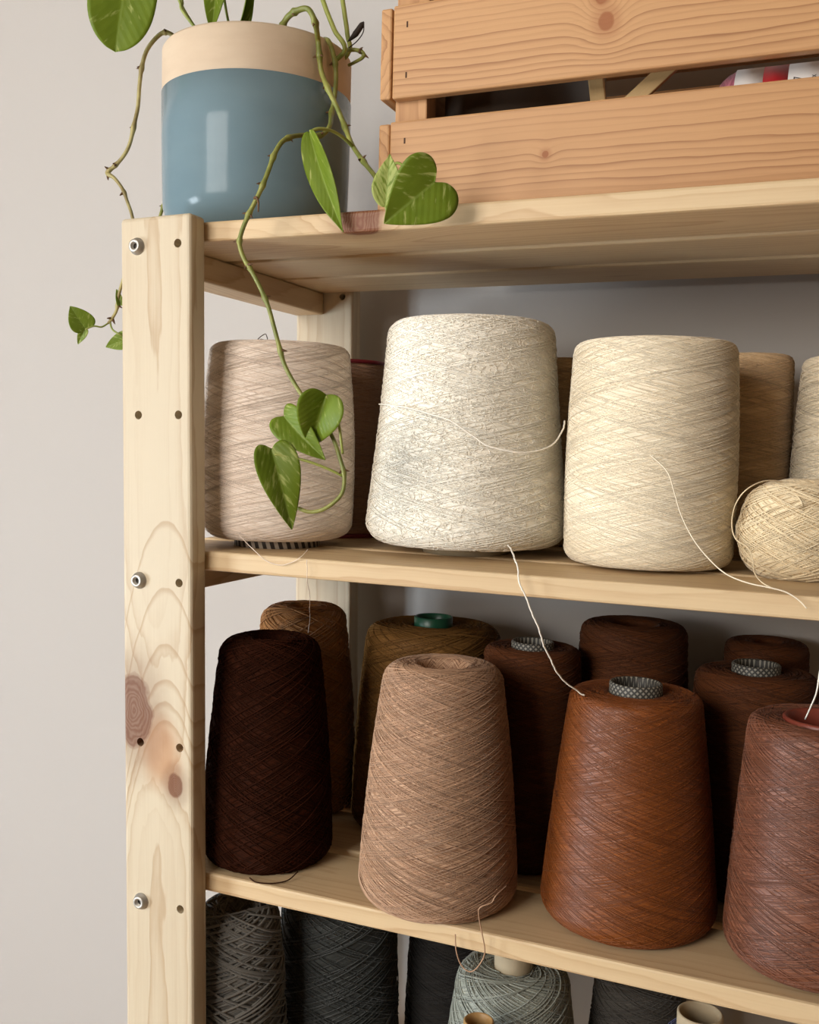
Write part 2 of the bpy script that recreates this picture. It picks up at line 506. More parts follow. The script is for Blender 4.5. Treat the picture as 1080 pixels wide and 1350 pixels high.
LEAF_LEFT = dict(base=(-0.0922, 0.0660, 1.6209), tip=(-0.1040, 0.0600, 1.6415), width=0.0255, face=(0.644, -0.758, -0.101), fold=.3, curl=.1, roll=.3, pale=.2)
LEAF_LEFT_TINY = dict(base=(-0.0922, 0.0660, 1.6202), tip=(-0.1011, 0.0660, 1.6063), width=0.0099, face=(0.645, -0.758, -0.100), fold=.5, curl=.2, roll=.2, pale=.4)
LEAF_HIDDEN = dict(base=(-0.0591, 0.0880, 1.6129), tip=(-0.0800, 0.0800, 1.6053), width=0.0186, face=(0.614, -0.784, -0.093), fold=.3, curl=.1, roll=.3, pale=.3)
LEAF_BUD = dict(base=(-0.0635, 0.0800, 1.6437), tip=(-0.0671, 0.0800, 1.6585), width=0.0099, face=(0.619, -0.776, -0.124), fold=.8, curl=.1, roll=.3, pale=.3)
LEAF_TOP_A = dict(base=(0.1140, 0.1000, 1.9380), tip=(0.0995, 0.0600, 1.9623), width=0.0624, face=(0.440, -0.794, -0.419), fold=.3, curl=.2, roll=.3, pale=.3)
LEAF_TOP_B = dict(base=(0.1442, 0.1200, 1.9453), tip=(0.1897, 0.0900, 1.9733), width=0.0596, face=(0.407, -0.809, -0.424), fold=.3, curl=.2, roll=-.3, pale=.3)
LEAF_TOP_C = dict(base=(-0.0360, 0.1200, 1.9599), tip=(-0.0414, 0.1000, 2.0061), width=0.0606, face=(0.537, -0.742, -0.401), fold=.3, curl=.2, roll=.3, pale=.3)
THREAD_SILKY = [(0.0424, 0.0700, 1.5368), (0.0576, 0.0550, 1.5001), (0.0723, 0.0450, 1.4745), (0.0850, 0.0400, 1.4525), (0.0990, 0.0360, 1.4386), (0.1237, 0.0200, 1.4287), (0.1341, 0.0195, 1.4220), (0.1469, 0.0195, 1.4197), (0.1581, 0.0195, 1.4230), (0.1664, 0.0195, 1.4284), (0.1662, 0.0300, 1.4330)]
THREAD_DANGLE = [(0.1708, 0.0190, 1.4257), (0.1723, 0.0180, 1.4136), (0.1676, 0.0300, 1.3982), (0.1427, 0.0800, 1.3765), (0.1156, 0.1300, 1.3543), (0.1017, 0.1550, 1.3375)]
THREAD_WHITE_LOOP = [(0.1955, 0.1000, 1.5541), (0.2274, 0.0750, 1.5513), (0.2562, 0.0620, 1.5455), (0.2793, 0.0560, 1.5390), (0.2958, 0.0550, 1.5285), (0.3100, 0.0560, 1.5206), (0.3299, 0.0620, 1.5164), (0.3457, 0.0750, 1.5180), (0.3531, 0.0950, 1.5255), (0.3541, 0.1100, 1.5343), (0.3538, 0.1200, 1.5426)]
THREAD_WHITE_DROP = [(0.3164, 0.0900, 1.4409), (0.3342, 0.0500, 1.4383), (0.3462, 0.0180, 1.4336), (0.3506, 0.0120, 1.4233), (0.3549, 0.0120, 1.4125), (0.3611, 0.0140, 1.3988), (0.3657, 0.0200, 1.3826), (0.3682, 0.0300, 1.3686), (0.3724, 0.0450, 1.3517), (0.3791, 0.0580, 1.3392), (0.3852, 0.0660, 1.3329), (0.3890, 0.0680, 1.3299)]
THREAD_CREAM = [(0.4324, 0.0680, 1.5167), (0.4457, 0.0630, 1.5048), (0.4525, 0.0580, 1.4886), (0.4583, 0.0560, 1.4729), (0.4680, 0.0520, 1.4566), (0.4803, 0.0450, 1.4438), (0.4930, 0.0330, 1.4358), (0.5075, 0.0210, 1.4324), (0.5209, 0.0170, 1.4308), (0.5320, 0.0160, 1.4288), (0.5403, 0.0140, 1.4246), (0.5461, 0.0120, 1.4194)]
THREAD_BALL = [(0.5246, 0.1000, 1.4923), (0.5354, 0.0900, 1.4892), (0.5390, 0.0830, 1.4825), (0.5339, 0.0810, 1.4823)]
THREAD_BALL2 = [(0.5278, 0.1200, 1.4986), (0.5123, 0.1050, 1.4996), (0.4998, 0.0950, 1.4931), (0.4918, 0.1000, 1.4812), (0.4897, 0.1000, 1.4668), (0.4933, 0.0950, 1.4558), (0.5028, 0.0860, 1.4503), (0.5074, 0.0780, 1.4424), (0.5099, 0.0600, 1.4351), (0.5168, 0.0300, 1.4321), (0.5257, 0.0200, 1.4293)]
THREAD_ROSE_WHITE = [(0.5616, 0.0175, 1.4149), (0.5594, 0.0300, 1.3933), (0.5565, 0.0500, 1.3736), (0.5549, 0.0600, 1.3542), (0.5519, 0.0680, 1.3422), (0.5483, 0.0800, 1.3289)]
THREAD_TAUPE = [(0.3429, 0.0300, 1.1850), (0.3407, 0.0120, 1.1849), (0.3380, 0.0080, 1.1802), (0.3311, 0.0040, 1.1770), (0.3282, 0.0080, 1.1688), (0.3304, 0.0120, 1.1521), (0.3320, 0.0140, 1.1373), (0.3281, 0.0140, 1.1269), (0.3210, 0.0140, 1.1199), (0.3135, 0.0140, 1.1236), (0.3095, 0.0140, 1.1329), (0.3076, 0.0150, 1.1459)]

# ------------------------------------------------------------------ surfaces
def wall_paint(name, c):
    k = NT(name)
    P = k.coord('Object')
    k.col(k.mix(k.noise(P, 2.5, 3), tuple(x * 0.97 for x in c[:3]) + (1,), c))
    k.set(Roughness=0.85)
    k.bump(k.noise(P, 240, 3, 0.6), 0.12, 0.0008)
    return k.m


M_WALL = wall_paint('wall_paint', lin(192, 188, 184))
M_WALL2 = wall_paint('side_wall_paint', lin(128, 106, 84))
M_CEIL = wall_paint('ceiling_paint', lin(150, 136, 120))


def floor_mat():
    k = NT('oak_floor')
    P = k.coord('Object')
    X, Y, Z = k.sep(P)
    pl = k.math('FLOOR', k.math('DIVIDE', Y, 0.12))
    f = k.noise(k.mapping(P, (2, 40, 1)), 1.0, 3, 0.6, pl)
    col = k.mix(f, lin(172, 134, 96), lin(204, 164, 122))
    gap = k.math('LESS_THAN', k.math('FRACT', k.math('DIVIDE', Y, 0.12)), 0.02)
    k.col(k.mix(gap, col, lin(70, 48, 30)))
    k.set(Roughness=0.45)
    return k.m


def struct(o):
    o['kind'] = 'structure'
    return o


TH = 0.12
struct(box('floor', (RX0 - TH, RY0 - TH, -0.06), (RX1 + TH, RY1 + TH, 0.0), floor_mat()))
struct(box('ceiling', (RX0 - TH, RY0 - TH, RZ1), (RX1 + TH, RY1 + TH, RZ1 + 0.06), M_CEIL))
struct(box('wall_back', (RX0 - TH, RY1, 0.0), (RX1 + TH, RY1 + TH, RZ1), M_WALL))
struct(box('wall_right', (RX1, RY0, 0.0), (RX1 + TH, RY1, RZ1), M_WALL2))
def front_wall():
    bm = bmesh.new()
    xs = [RX0 - TH, WIN3[0], WIN3[1], RX1 + TH]
    zs = [0.0, WIN3[2], WIN3[3], RZ1]
    for i in range(3):
        for j in range(3):
            if i == 1 and j == 1: continue
            m = Matrix.Translation(((xs[i] + xs[i + 1]) / 2, RY0 - TH / 2, (zs[j] + zs[j + 1]) / 2)) @ Matrix.Diagonal((xs[i + 1] - xs[i], TH, zs[j + 1] - zs[j], 1))
            bmesh.ops.create_cube(bm, size=1.0, matrix=m)
    return struct(bm_obj('wall_front', bm, M_WALL2))


front_wall()
struct(box('baseboard_back', (RX0, RY1 - 0.012, 0.0), (RX1, RY1, 0.08), plain('baseboard_paint', lin(235, 232, 226), 0.5), None, 0.002))


def wall_with_openings():
    ys = sorted({RY0, RY1, WIN1[0], WIN1[1], WIN2[0], WIN2[1]})
    zs = sorted({0.0, RZ1, WIN1[2], WIN1[3], WIN2[2], WIN2[3]})
    bm = bmesh.new()
    for i in range(len(ys) - 1):
        for j in range(len(zs) - 1):
            yc, zc = (ys[i] + ys[i + 1]) / 2, (zs[j] + zs[j + 1]) / 2
            if any(w[0] < yc < w[1] and w[2] < zc < w[3] for w in (WIN1, WIN2)): continue
            m = Matrix.Translation((RX0 - TH / 2, yc, zc)) @ Matrix.Diagonal((TH, ys[i + 1] - ys[i], zs[j + 1] - zs[j], 1))
            bmesh.ops.create_cube(bm, size=1.0, matrix=m)
    return struct(bm_obj('wall_left', bm, M_WALL2))


wall_with_openings()


def pane_mat():
    k = NT('window_glass')
    tr = k.n('ShaderNodeBsdfTransparent')
    gl = k.n('ShaderNodeBsdfGlossy')
    gl.inputs['Roughness'].default_value = 0.02
    mx = k.n('ShaderNodeMixShader')
    mx.inputs[0].default_value = 0.06
    k.t.links.new(tr.outputs[0], mx.inputs[1])
    k.t.links.new(gl.outputs[0], mx.inputs[2])
    k.t.links.new(mx.outputs[0], k.out.inputs['Surface'])
    return k.m


M_PANE = pane_mat()
M_FRAME = plain('window_frame_paint', lin(238, 236, 230), 0.4)


def window(name, w, cols, rows, front=False):
    """casement in the left wall (or, turned, in the wall behind the camera)"""
    y0, y1, z0, z1 = w
    mid = RY0 if front else RX0
    e = empty(name, ((y0 + y1) / 2, mid - 0.05, z0) if front else (mid - 0.05, (y0 + y1) / 2, z0))
    e['kind'] = 'structure'
    x0, x1, t = mid - 0.07, mid - 0.03, 0.045
    g = 0.002

    def bx(n, lo, hi, m, bev=0.003):
        if front: lo, hi = (lo[1], lo[0], lo[2]), (hi[1], hi[0], hi[2])
        box(n, lo, hi, m, e, bev)
    bx('frame_jamb', (x0, y0 + g, z0 + g), (x1, y0 + t, z1 - g), M_FRAME)
    bx('frame_jamb', (x0, y1 - t, z0 + g), (x1, y1 - g, z1 - g), M_FRAME)
    bx('frame_rail', (x0, y0 + t, z0 + g), (x1, y1 - t, z0 + t), M_FRAME)
    bx('frame_rail', (x0, y0 + t, z1 - t), (x1, y1 - t, z1 - g), M_FRAME)
    ys = np.linspace(y0 + t, y1 - t, cols + 1)
    zs = np.linspace(z0 + t, z1 - t, rows + 1)
    for y in ys[1:-1]: bx('mullion', (x0 + .008, y - .018, z0 + t), (x1 - .004, y + .018, z1 - t), M_FRAME)
    for z in zs[1:-1]: bx('glazing_bar', (x0 + .01, y0 + t, z - .012), (x1 - .006, y1 - t, z + .012), M_FRAME)
    for i in range(cols):
        for j in range(rows):
            bx('pane', (x0 + .016, ys[i] + .012, zs[j] + .009), (x0 + .020, ys[i + 1] - .012, zs[j + 1] - .009), M_PANE, 0.0)


window('window_1', WIN1, 2, 2)
window('added_low_window', WIN2, 1, 2)  # unseen opening, added for cool light low on the left
window('window_3', WIN3, 4, 2, True)

# ------------------------------------------------------------------ shelving unit
Z1, Z2, Z3, Z4 = 1.70, 1.4263, 1.1484, 0.871
TP, DP, PW = 0.0216, 0.28, 0.070          # post thickness, shelf depth, post width
SL = 0.77                                  # overall width
LEAN = -0.0154
PINE_L, PINE_D = lin(208, 194, 168), lin(170, 138, 100)
unit = empty('shelving_unit', (SL / 2, 0.16, 0.0), 'pine shelving unit with slatted shelves and bolted posts holding the yarn cones', 'shelf unit')
M_BOLT = plain('zinc_bolt', lin(190, 186, 178), 0.5, 0.85)
M_SOCKET = plain('bolt_socket', lin(40, 36, 32), 0.5, 0.6)


def bolt_mesh():
    prof = [(0.0, -0.0016), (0.0026, -0.0016), (0.0029, -0.0048), (0.0046, -0.0050), (0.0056, -0.0042), (0.0058, -0.0016), (0.0070, -0.0012), (0.0072, 0.0002)]
    seg = 24
    V = []
    for r, y in prof:
        V += [(r * math.cos(2 * math.pi * j / seg), y, r * math.sin(2 * math.pi * j / seg)) for j in range(seg)]
    Fc = [(i * seg + j, i * seg + (j + 1) % seg, (i + 1) * seg + (j + 1) % seg, (i + 1) * seg + j) for i in range(len(prof) - 1) for j in range(seg)]
    return V, Fc


HOLE_Z = [1.6785 - 0.1390 * i for i in range(12)]


def post(x0, y0, front, mat, bolts):
    """upright board, face towards -y; two columns of blind dowel holes."""
    h = 1.7025
    bm = box_bm(PW, TP, h, 0.0035, 3)
    o = bm_obj('post', bm, mat, unit, (x0 + PW / 2, y0 + TP / 2, h / 2))
    cx = (0.0175, 0.0575)
    cut = bmesh.new()
    for zi, z in enumerate(HOLE_Z):
        for c in cx:
            m = Matrix.Translation((c - PW / 2, -TP / 2, z - h / 2)) @ Matrix.Rotation(math.pi / 2, 4, 'X')
            bmesh.ops.create_cone(cut, cap_ends=True, segments=20, radius1=0.0036, radius2=0.0036, depth=0.026, matrix=m)
    cme = bpy.data.meshes.new('cut')
    cut.to_mesh(cme)
    cut.free()
    co = bpy.data.objects.new('cut', cme)
    COL.objects.link(co)
    co.location = o.location
    md = o.modifiers.new('holes', 'BOOLEAN')
    md.operation = 'DIFFERENCE'
    md.solver = 'EXACT'
    md.object = co
    bpy.context.view_layer.update()
    dg = bpy.context.evaluated_depsgraph_get()
    nm = bpy.data.meshes.new_from_object(o.evaluated_get(dg))
    o.modifiers.remove(md)
    o.data = nm
    bpy.data.objects.remove(co)
    bpy.data.meshes.remove(cme)
    # the uprights lean very slightly
    o.rotation_euler = (0, LEAN, 0)
    piv = Vector((x0 + PW / 2, y0 + TP / 2, 1.70))
    o.location = piv + Matrix.Rotation(LEAN, 3, 'Y') @ Vector((0, 0, h / 2 - 1.70))
    if front:
        V, Fc = bolt_mesh()
        for z in bolts:
            c = Matrix.Rotation(LEAN, 3, 'Y') @ Vector((cx[0] - PW / 2 if x0 < .3 else cx[1] - PW / 2, -TP / 2, z - 1.70)) + piv
            b = mesh_obj('bolt', V, Fc, M_BOLT, o, True)
            set_world(b, c)
            b.data.materials.append(M_SOCKET)
            for p in b.data.polygons:
                if p.index < 24: p.material_index = 1
    return o


def set_world(o, loc):
    """place a freshly parented, unrotated object at a world position"""
    o.matrix_parent_inverse = parent_world(o.parent).inverted()
    o.location = loc


KNOT_A = 1.2925 - 1.7025 / 2
M_POST = wood('pine_post', PINE_L, PINE_D, 'z', 0.0110, 0.016, -0.004, 0.012, [(0.4370, -0.0240, 0.0205, 0.60), (0.3770, 0.0180, 0.0085, 0.70)], 0.5, 0.007, 0.62, lin(112, 64, 30),
              stains=[(0.405, 0.004, 0.026, 0.62, 0.62), (0.392, 0.014, 0.016, 0.5, 0.5)], arches=(52.0, 0.009, (0.600, 0.545, 0.497, 0.467, 0.448, 0.431)))
M_POST2 = wood('pine_back_post', PINE_L, PINE_D, 'z', 0.0075, 0.018, 0.006, 0.014, [], 0.5, 0.010, 0.6)
bolts = [HOLE_Z[0], HOLE_Z[2], HOLE_Z[4], HOLE_Z[6], HOLE_Z[10]]
post(0.0, 0.0, True, M_POST, bolts)
post(SL - PW, 0.0, True, M_POST2, bolts)
post(0.0, TP + DP, False, M_POST2, [])
post(SL - PW, TP + DP, False, M_POST2, [])

M_SLAT = wood('pine_slat', lin(216, 190, 150), lin(174, 130, 86), 'xh', 0.0055, 0.030, 0.01, 0.015, [], 0.5, 0.010, 0.55)
M_SLAT_K = wood('pine_slat_knotty', lin(216, 190, 150), lin(174, 130, 86), 'xh', 0.0060, 0.030, 0.0, 0.015, [(0.2113 - 0.385, -0.0457, 0.0150, 0.8)], 0.5, 0.010, 0.55, lin(112, 56, 26))
M_BAR = wood('pine_crossbar', lin(216, 190, 150), lin(174, 130, 86), 'y', 0.0050, 0.020, 0.006, 0.04, [], 0.5, 0.010, 0.7)
ST = 0.0165                                 # slat thickness
SW, SG = 0.0865, 0.01025                    # slat width and gap
LEANDX = lambda z: LEAN * (z - 1.70)
for zi, z in enumerate((Z1, Z2, Z3, Z4, 0.36)):
    dx = LEANDX(z)
    for j in range(3):
        y0 = TP + j * (SW + SG)
        m = M_SLAT_K if (zi == 0 and j == 0) else M_SLAT
        box('shelf_slat', (dx + 0.0005, y0 + 0.0004, z - ST), (SL + dx - 0.0005, y0 + SW, z), m, unit, 0.0022)
    for x0 in (0.0, SL - 0.0355):
        box('crossbar', (x0 + dx, TP + 0.0003, z - ST - 0.0235), (x0 + dx + 0.0355, TP + DP - 0.0003, z - ST - 0.0002), M_BAR, unit, 0.0018)

# ------------------------------------------------------------------ yarn cones
def cone_profile(rb, rt, h, lift, cb, ct, hole, bulge=0.0, hole_depth=0.012, dome=0.0):
    """(r, z) of wound yarn from the underside to inside the top hole; returns list and the index
    range that the thread runs over."""
    P = [(hole * 0.9, lift), (rb - cb * 1.2, lift)]
    for i in range(1, 6):
        a = -math.pi / 2 + (math.pi / 2) * i / 6
        P.append((rb - cb + cb * math.cos(a), lift + cb + cb * math.sin(a)))
    n = 14
    z0, z1 = lift + cb, h - ct
    for i in range(n + 1):
        t = i / n
        P.append((rb + (rt - rb) * t + bulge * math.sin(math.pi * t), z0 + (z1 - z0) * t))
    for i in range(1, 6):
        a = (math.pi / 2) * i / 6
        P.append((rt - ct + ct * math.cos(a), h - ct + ct * math.sin(a)))
    P.append((rt - ct, h))
    m = 4
    for i in range(1, m + 1):
        t = i / m
        P.append((rt - ct + (hole - rt + ct) * t, h + dome * math.sin(math.pi * t)))
    hi = len(P) - 1
    P += [(hole * 0.93, h - 0.003), (hole * 0.9, h - hole_depth), (hole * 0.3, h - hole_depth - 0.001), (0.0005, h - hole_depth - 0.001)]
    return P, 1, hi


def strands(prof, lo, hi, passes, w, angle, jitter, sides=3, seglen=0.006, tintvar=0.12, rnd=None, proud=0.35):
    rnd = rnd or np.random.default_rng(3)
    pr = np.array(prof[lo:hi + 1])
    s = np.concatenate([[0], np.cumsum(np.hypot(*np.diff(pr, axis=0).T))])
    S = s[-1]
    ss = np.linspace(0, S, 200)
    rr = np.interp(ss, s, pr[:, 0])
    zz = np.interp(ss, s, pr[:, 1])
    dr, dz = np.gradient(rr, ss), np.gradient(zz, ss)
    th = rnd.uniform(0, 6.28)
    paths, nrms, tints = [], [], []
    for k in range(passes):
        A = math.radians(angle * rnd.uniform(0.8, 1.2))
        e0, e1 = rnd.uniform(0.0, 0.06) * S, S * (1 - rnd.uniform(0.0, 0.05))
        L = e1 - e0
        n = max(8, int(L / math.sin(A) / seglen))
        t = np.linspace(0, 1, n)
        sp = e0 + L * t
        if k % 2: sp = sp[::-1]
        r = np.interp(sp, ss, rr)
        z = np.interp(sp, ss, zz)
        nr = np.interp(sp, ss, dz)
        nz = -np.interp(sp, ss, dr)
        ds = np.abs(np.gradient(sp))
        dth = ds / (np.maximum(r, 0.012) * math.tan(A))
        tha = th + np.cumsum(dth)
        th = tha[-1]
        off = w * (proud + jitter * rnd.uniform(-0.5, 1.0) + 0.25 * np.sin(t * rnd.uniform(5, 20) + rnd.uniform(0, 6)) * jitter)
        c, sn = np.cos(tha), np.sin(tha)
        paths.append(np.stack([(r + off * nr) * c, (r + off * nr) * sn, z + off * nz], -1))
        nrms.append(np.stack([nr * c, nr * sn, nz], -1))
        tints.append(np.full(n, rnd.normal(0, tintvar)))
    P = np.concatenate(paths)
    N = np.concatenate(nrms)
    tn = np.repeat(np.concatenate(tints), sides)
    V, Q = tube_arrays(P, w / 2, sides, N)
    return V, Q, np.clip(tn, -0.35, 0.35)


def check_tube_mat(name, a, b):
    k = NT(name)
    X, Y, Z = k.sep(k.coord('UV'))
    q = 0.0046
    f1 = k.math('FRACT', k.math('DIVIDE', k.math('ADD', X, k.math('MULTIPLY', Y, 1.0)), q))
    f2 = k.math('FRACT', k.math('DIVIDE', k.math('SUBTRACT', X, k.math('MULTIPLY', Y, 1.0)), q))
    ck = k.math('MULTIPLY', k.math('GREATER_THAN', f1, 0.45), k.math('GREATER_THAN', f2, 0.45))
    k.col(k.mix(ck, a, b))
    k.set(Roughness=0.6)
    return k.m


def stripe_tube_mat(name, a, b):
    k = NT(name)
    X, Y, Z = k.sep(k.coord('UV'))
    k.col(k.mix(k.math('GREATER_THAN', k.math('FRACT', k.math('DIVIDE', k.math('ADD', X, k.math('MULTIPLY', Y, 0.3)), 0.0072)), 0.5), a, b))
    k.set(Roughness=0.55)
    return k.m


M_CHECK = check_tube_mat('checked_card_tube', lin(58, 56, 52), lin(150, 146, 134))
M_STRIPE = stripe_tube_mat('striped_card_tube', lin(52, 44, 40), lin(172, 160, 146))
M_CARD = plain('grey_card_tube', lin(176, 160, 132), 0.8, 0, 0.1)
M_GREEN = plain('green_plastic_tube', lin(22, 78, 56), 0.35)
M_RED = plain('dark_red_plastic', lin(128, 32, 44), 0.4)
M_ROSE = plain('russet_plastic_ring', lin(132, 62, 48), 0.4)
M_BRASS = plain('tan_tube', lin(178, 142, 92), 0.45)


def ring_tube(name, ro, ri, z0, z1, mat, parent, loc, tilt=(0, 0, 0)):
    b = min(0.001, (ro - ri) * 0.4)
    prof = [(ri, z0), (ro, z0), (ro, z1 - b), (ro - b, z1), (ri + b, z1), (ri, z1 - b)]
    return lathe(name, prof, mat, parent, loc, 40, True, True, tilt, uvr=ro)


def yarn_cone(name, label, x, y, z, rb, rt, h, mat, lift=0.0, cb=0.012, ct=0.012, hole=0.018, bulge=0.002,
              wind=None, tube_top=None, tube_base=None, group=None, cat='yarn cone', tilt=(0, 0, 0), hole_depth=0.014,
              dome=0.0, seg=72, seed=1):
    e = empty(name, (x, y, z), label, cat, group)
    prof, lo, hi = cone_profile(rb, rt, h, lift, cb, ct, hole, bulge, hole_depth, dome)
    body = lathe('wound_yarn', prof, mat, e, (x, y, z), seg, True, False, tilt, uvr=(rb + rt) / 2)
    if wind:
        V, Q, tn = strands(prof, lo, hi, wind['n'], wind['w'], wind['a'], wind.get('j', 0.5), wind.get('sides', 3),
                           wind.get('seg', 0.006), wind.get('tint', 0.10), np.random.default_rng(seed))
        st = fast_mesh('surface_strands', V, Q, mat, body, (x, y, z), tn, tilt)
        st['kind'] = 'stuff'
    if tube_top:
        m, ro, ri, rise = tube_top
        ring_tube('tube', ro, ri, h - hole_depth + 0.0005, h + rise, m, e, (x, y, z), tilt)
    if tube_base:
        m, ro, hgt = tube_base
        ring_tube('tube_foot', ro, ro - 0.003, 0.0, hgt, m, e, (x, y, z), tilt)
    return e


def thread(name, P, w, mat, parent, sides=5, sub=8, wav=0.0):
    path = catmull(P, sub)
    if wav:
        n = len(path)
        ph = np.linspace(0, n / 2.3, n)
        rg = np.random.default_rng(len(P))
        path = path + wav * np.stack([np.sin(ph) + rg.normal(0, .4, n), np.cos(ph * .8) * 0.4, np.sin(ph * 1.3 + 1) * .5], -1)
    return tube(name, path, w / 2, mat, parent, sides, 1, False)


Y_SILK = yarn_mat('silky_ecru_yarn', lin(246, 232, 218), lin(224, 204, 186), 0.0011, 14, 0.45, 0.15, 0.55, 0.7, 0.4)
Y_WHITE = yarn_mat('fluffy_white_yarn', lin(255, 251, 240), lin(253, 244, 226), 0.0016, 14, 0.9, 0.3, 0.5, 0.5, 0.1, True)
Y_CREAM = yarn_mat('cream_cotton_yarn', lin(252, 242, 220), lin(232, 214, 182), 0.0009, 14, 0.7, 0.25, 0.6, 0.7)
Y_BALL = yarn_mat('cream_cord_yarn', lin(248, 232, 198), lin(216, 190, 148), 0.0012, 26, 0.6, 0.2, 0.7, 0.8)
Y_BEIGE = yarn_mat('beige_yarn', lin(228, 198, 158), lin(200, 168, 128), 0.0012, 14, 0.75, 0.25, 0.6, 0.7)
Y_PINK = yarn_mat('pinkish_brown_yarn', lin(206, 166, 138), lin(170, 130, 104), 0.0016, 8, 0.6, 0.2, 0.7, 0.8)

ZS = Z2
c = yarn_cone('yarn_cone', 'silky pale ecru yarn cone on striped tube beside the front post', 0.0955, 0.1031, ZS, 0.0675, 0.0625, 0.1789, Y_SILK,
              lift=0.008, cb=0.016, ct=0.009, hole=0.022, bulge=0.003, wind=dict(n=150, w=0.00045, a=13, j=0.8, seg=0.008, tint=0.10),
              tube_base=(M_STRIPE, 0.0385, 0.0095), group='cream yarn cones on the middle shelf', seed=2)
thread('loose_thread', THREAD_SILKY, 0.0006, Y_SILK, c)
thread('loose_thread', THREAD_DANGLE, 0.0006, Y_SILK, c, wav=0.0004)
M_DARKTHREAD = plain('brown_thread_end', lin(96, 76, 58), 0.7)
tc = np.array([0.079, 0.095, ZS + 0.1795])
thread('thread_tangle', [tc + np.array(p) for p in [(-.012, 0, .0), (-.006, .002, .003), (0, 0, .007), (.004, .002, .010), (.007, .0, .008), (.006, .003, .003), (.001, .001, .001), (.002, -.002, .005), (.010, 0, .003), (.02, .002, .002), (.032, .0, .002)]], 0.0008, M_DARKTHREAD, c)

c = yarn_cone('yarn_cone', 'broad fluffy white yarn cone wider at the base on the middle shelf', 0.2611, 0.1476, ZS, 0.0880, 0.0725, 0.2004, Y_WHITE,
              lift=0.009, cb=0.018, ct=0.013, hole=0.020, bulge=-0.001, wind=dict(n=150, w=0.0008, a=13, j=0.9, seg=0.007, tint=0.04),
              tube_base=(M_CARD, 0.038, 0.0105), group='cream yarn cones on the middle shelf', seed=3, dome=0.001)
WHITE_CONE = c


def fuzz(parent, prof, loc, n, mat, size, w, seed):
    """short bouclé loops lying on the yarn surface"""
    rg = np.random.default_rng(seed)
    pr = np.array(prof)
    s = np.concatenate([[0], np.cumsum(np.hypot(*np.diff(pr, axis=0).T))])
    VV, QQ, base = [], [], 0
    m = 5
    sp = rg.uniform(0.02, 1, n) * s[-1]
    r = np.interp(sp, s, pr[:, 0])
    z = np.interp(sp, s, pr[:, 1])
    ds = 1e-4
    nr = (np.interp(sp + ds, s, pr[:, 1]) - np.interp(sp - ds, s, pr[:, 1])) / (2 * ds)
    nz = -(np.interp(sp + ds, s, pr[:, 0]) - np.interp(sp - ds, s, pr[:, 0])) / (2 * ds)
    th = rg.uniform(0, 2 * np.pi, n)
    for i in range(n):
        c_, s_ = math.cos(th[i]), math.sin(th[i])
        N = np.array([nr[i] * c_, nr[i] * s_, nz[i]])
        N /= np.linalg.norm(N) + 1e-9
        T1 = np.array([-s_, c_, 0])
        T2 = np.cross(N, T1)
        a = rg.uniform(0, 2 * np.pi) if rg.random() < .5 else rg.normal(0, .3)
        d = T1 * math.cos(a) + T2 * math.sin(a)
        e = np.cross(N, d)
        L = size * rg.uniform(0.4, 1.2)
        hgt = rg.uniform(0.2, 0.9) * w * 2.0
        bend = rg.normal(0, 0.35) * L
        t = np.linspace(-.5, .5, m)
        p = np.array([r[i] * c_, r[i] * s_, z[i]]) + np.outer(t * L, d) + np.outer((0.25 - t * t) * 4 * hgt + w * .2, N) + np.outer((0.25 - t * t) * 4 * bend, e)
        V, Q = tube_arrays(p, w / 2, 3, np.tile(N, (m, 1)))
        VV.append(V)
        QQ.append(Q + base)
        base += len(V)
    o = fast_mesh('boucle_fluff', np.concatenate(VV), np.concatenate(QQ), mat, parent, loc)
    o['kind'] = 'stuff'
    return o


pf, lo_, hi_ = cone_profile(0.0880, 0.0725, 0.2004, 0.009, 0.018, 0.013, 0.020, -0.001, 0.014, 0.001)
fuzz(c, pf[lo_:hi_ + 1], (0.2611, 0.1476, ZS), 12000, Y_WHITE, 0.0048, 0.00055, 5)
thread('loose_thread', THREAD_WHITE_LOOP, 0.0014, Y_WHITE, c, wav=0.0003)
thread('loose_thread', THREAD_WHITE_DROP, 0.0013, Y_WHITE, c, wav=0.0005)

c = yarn_cone('yarn_cone', 'tall cream cotton yarn cone, straight sided, with a loose thread on the shelf', 0.4216, 0.1366, ZS, 0.0668, 0.0640, 0.1796, Y_CREAM,
              lift=0.003, cb=0.011, ct=0.008, hole=0.024, bulge=0.002, wind=dict(n=240, w=0.00055, a=14, j=0.8, seg=0.008, tint=0.07),
              tube_top=(M_CARD, 0.024, 0.021, 0.0035), tube_base=(M_CARD, 0.03, 0.004), group='cream yarn cones on the middle shelf', seed=4)
thread('loose_thread', THREAD_CREAM, 0.0010, Y_CREAM, c)

c = yarn_cone('yarn_ball', 'short round ball of cream cord on the middle shelf', 0.5390, 0.1285, ZS, 0.0450, 0.0440, 0.0715, Y_BALL,
              lift=0.0, cb=0.024, ct=0.026, hole=0.008, bulge=0.003, wind=dict(n=230, w=0.0010, a=27, j=0.9, seg=0.005, tint=0.08),
              cat='yarn ball', seed=6, dome=0.002, hole_depth=0.006)
thread('loose_thread', THREAD_BALL, 0.0010, Y_BALL, c)
thread('loose_thread', THREAD_BALL2, 0.0010, Y_BALL, c)

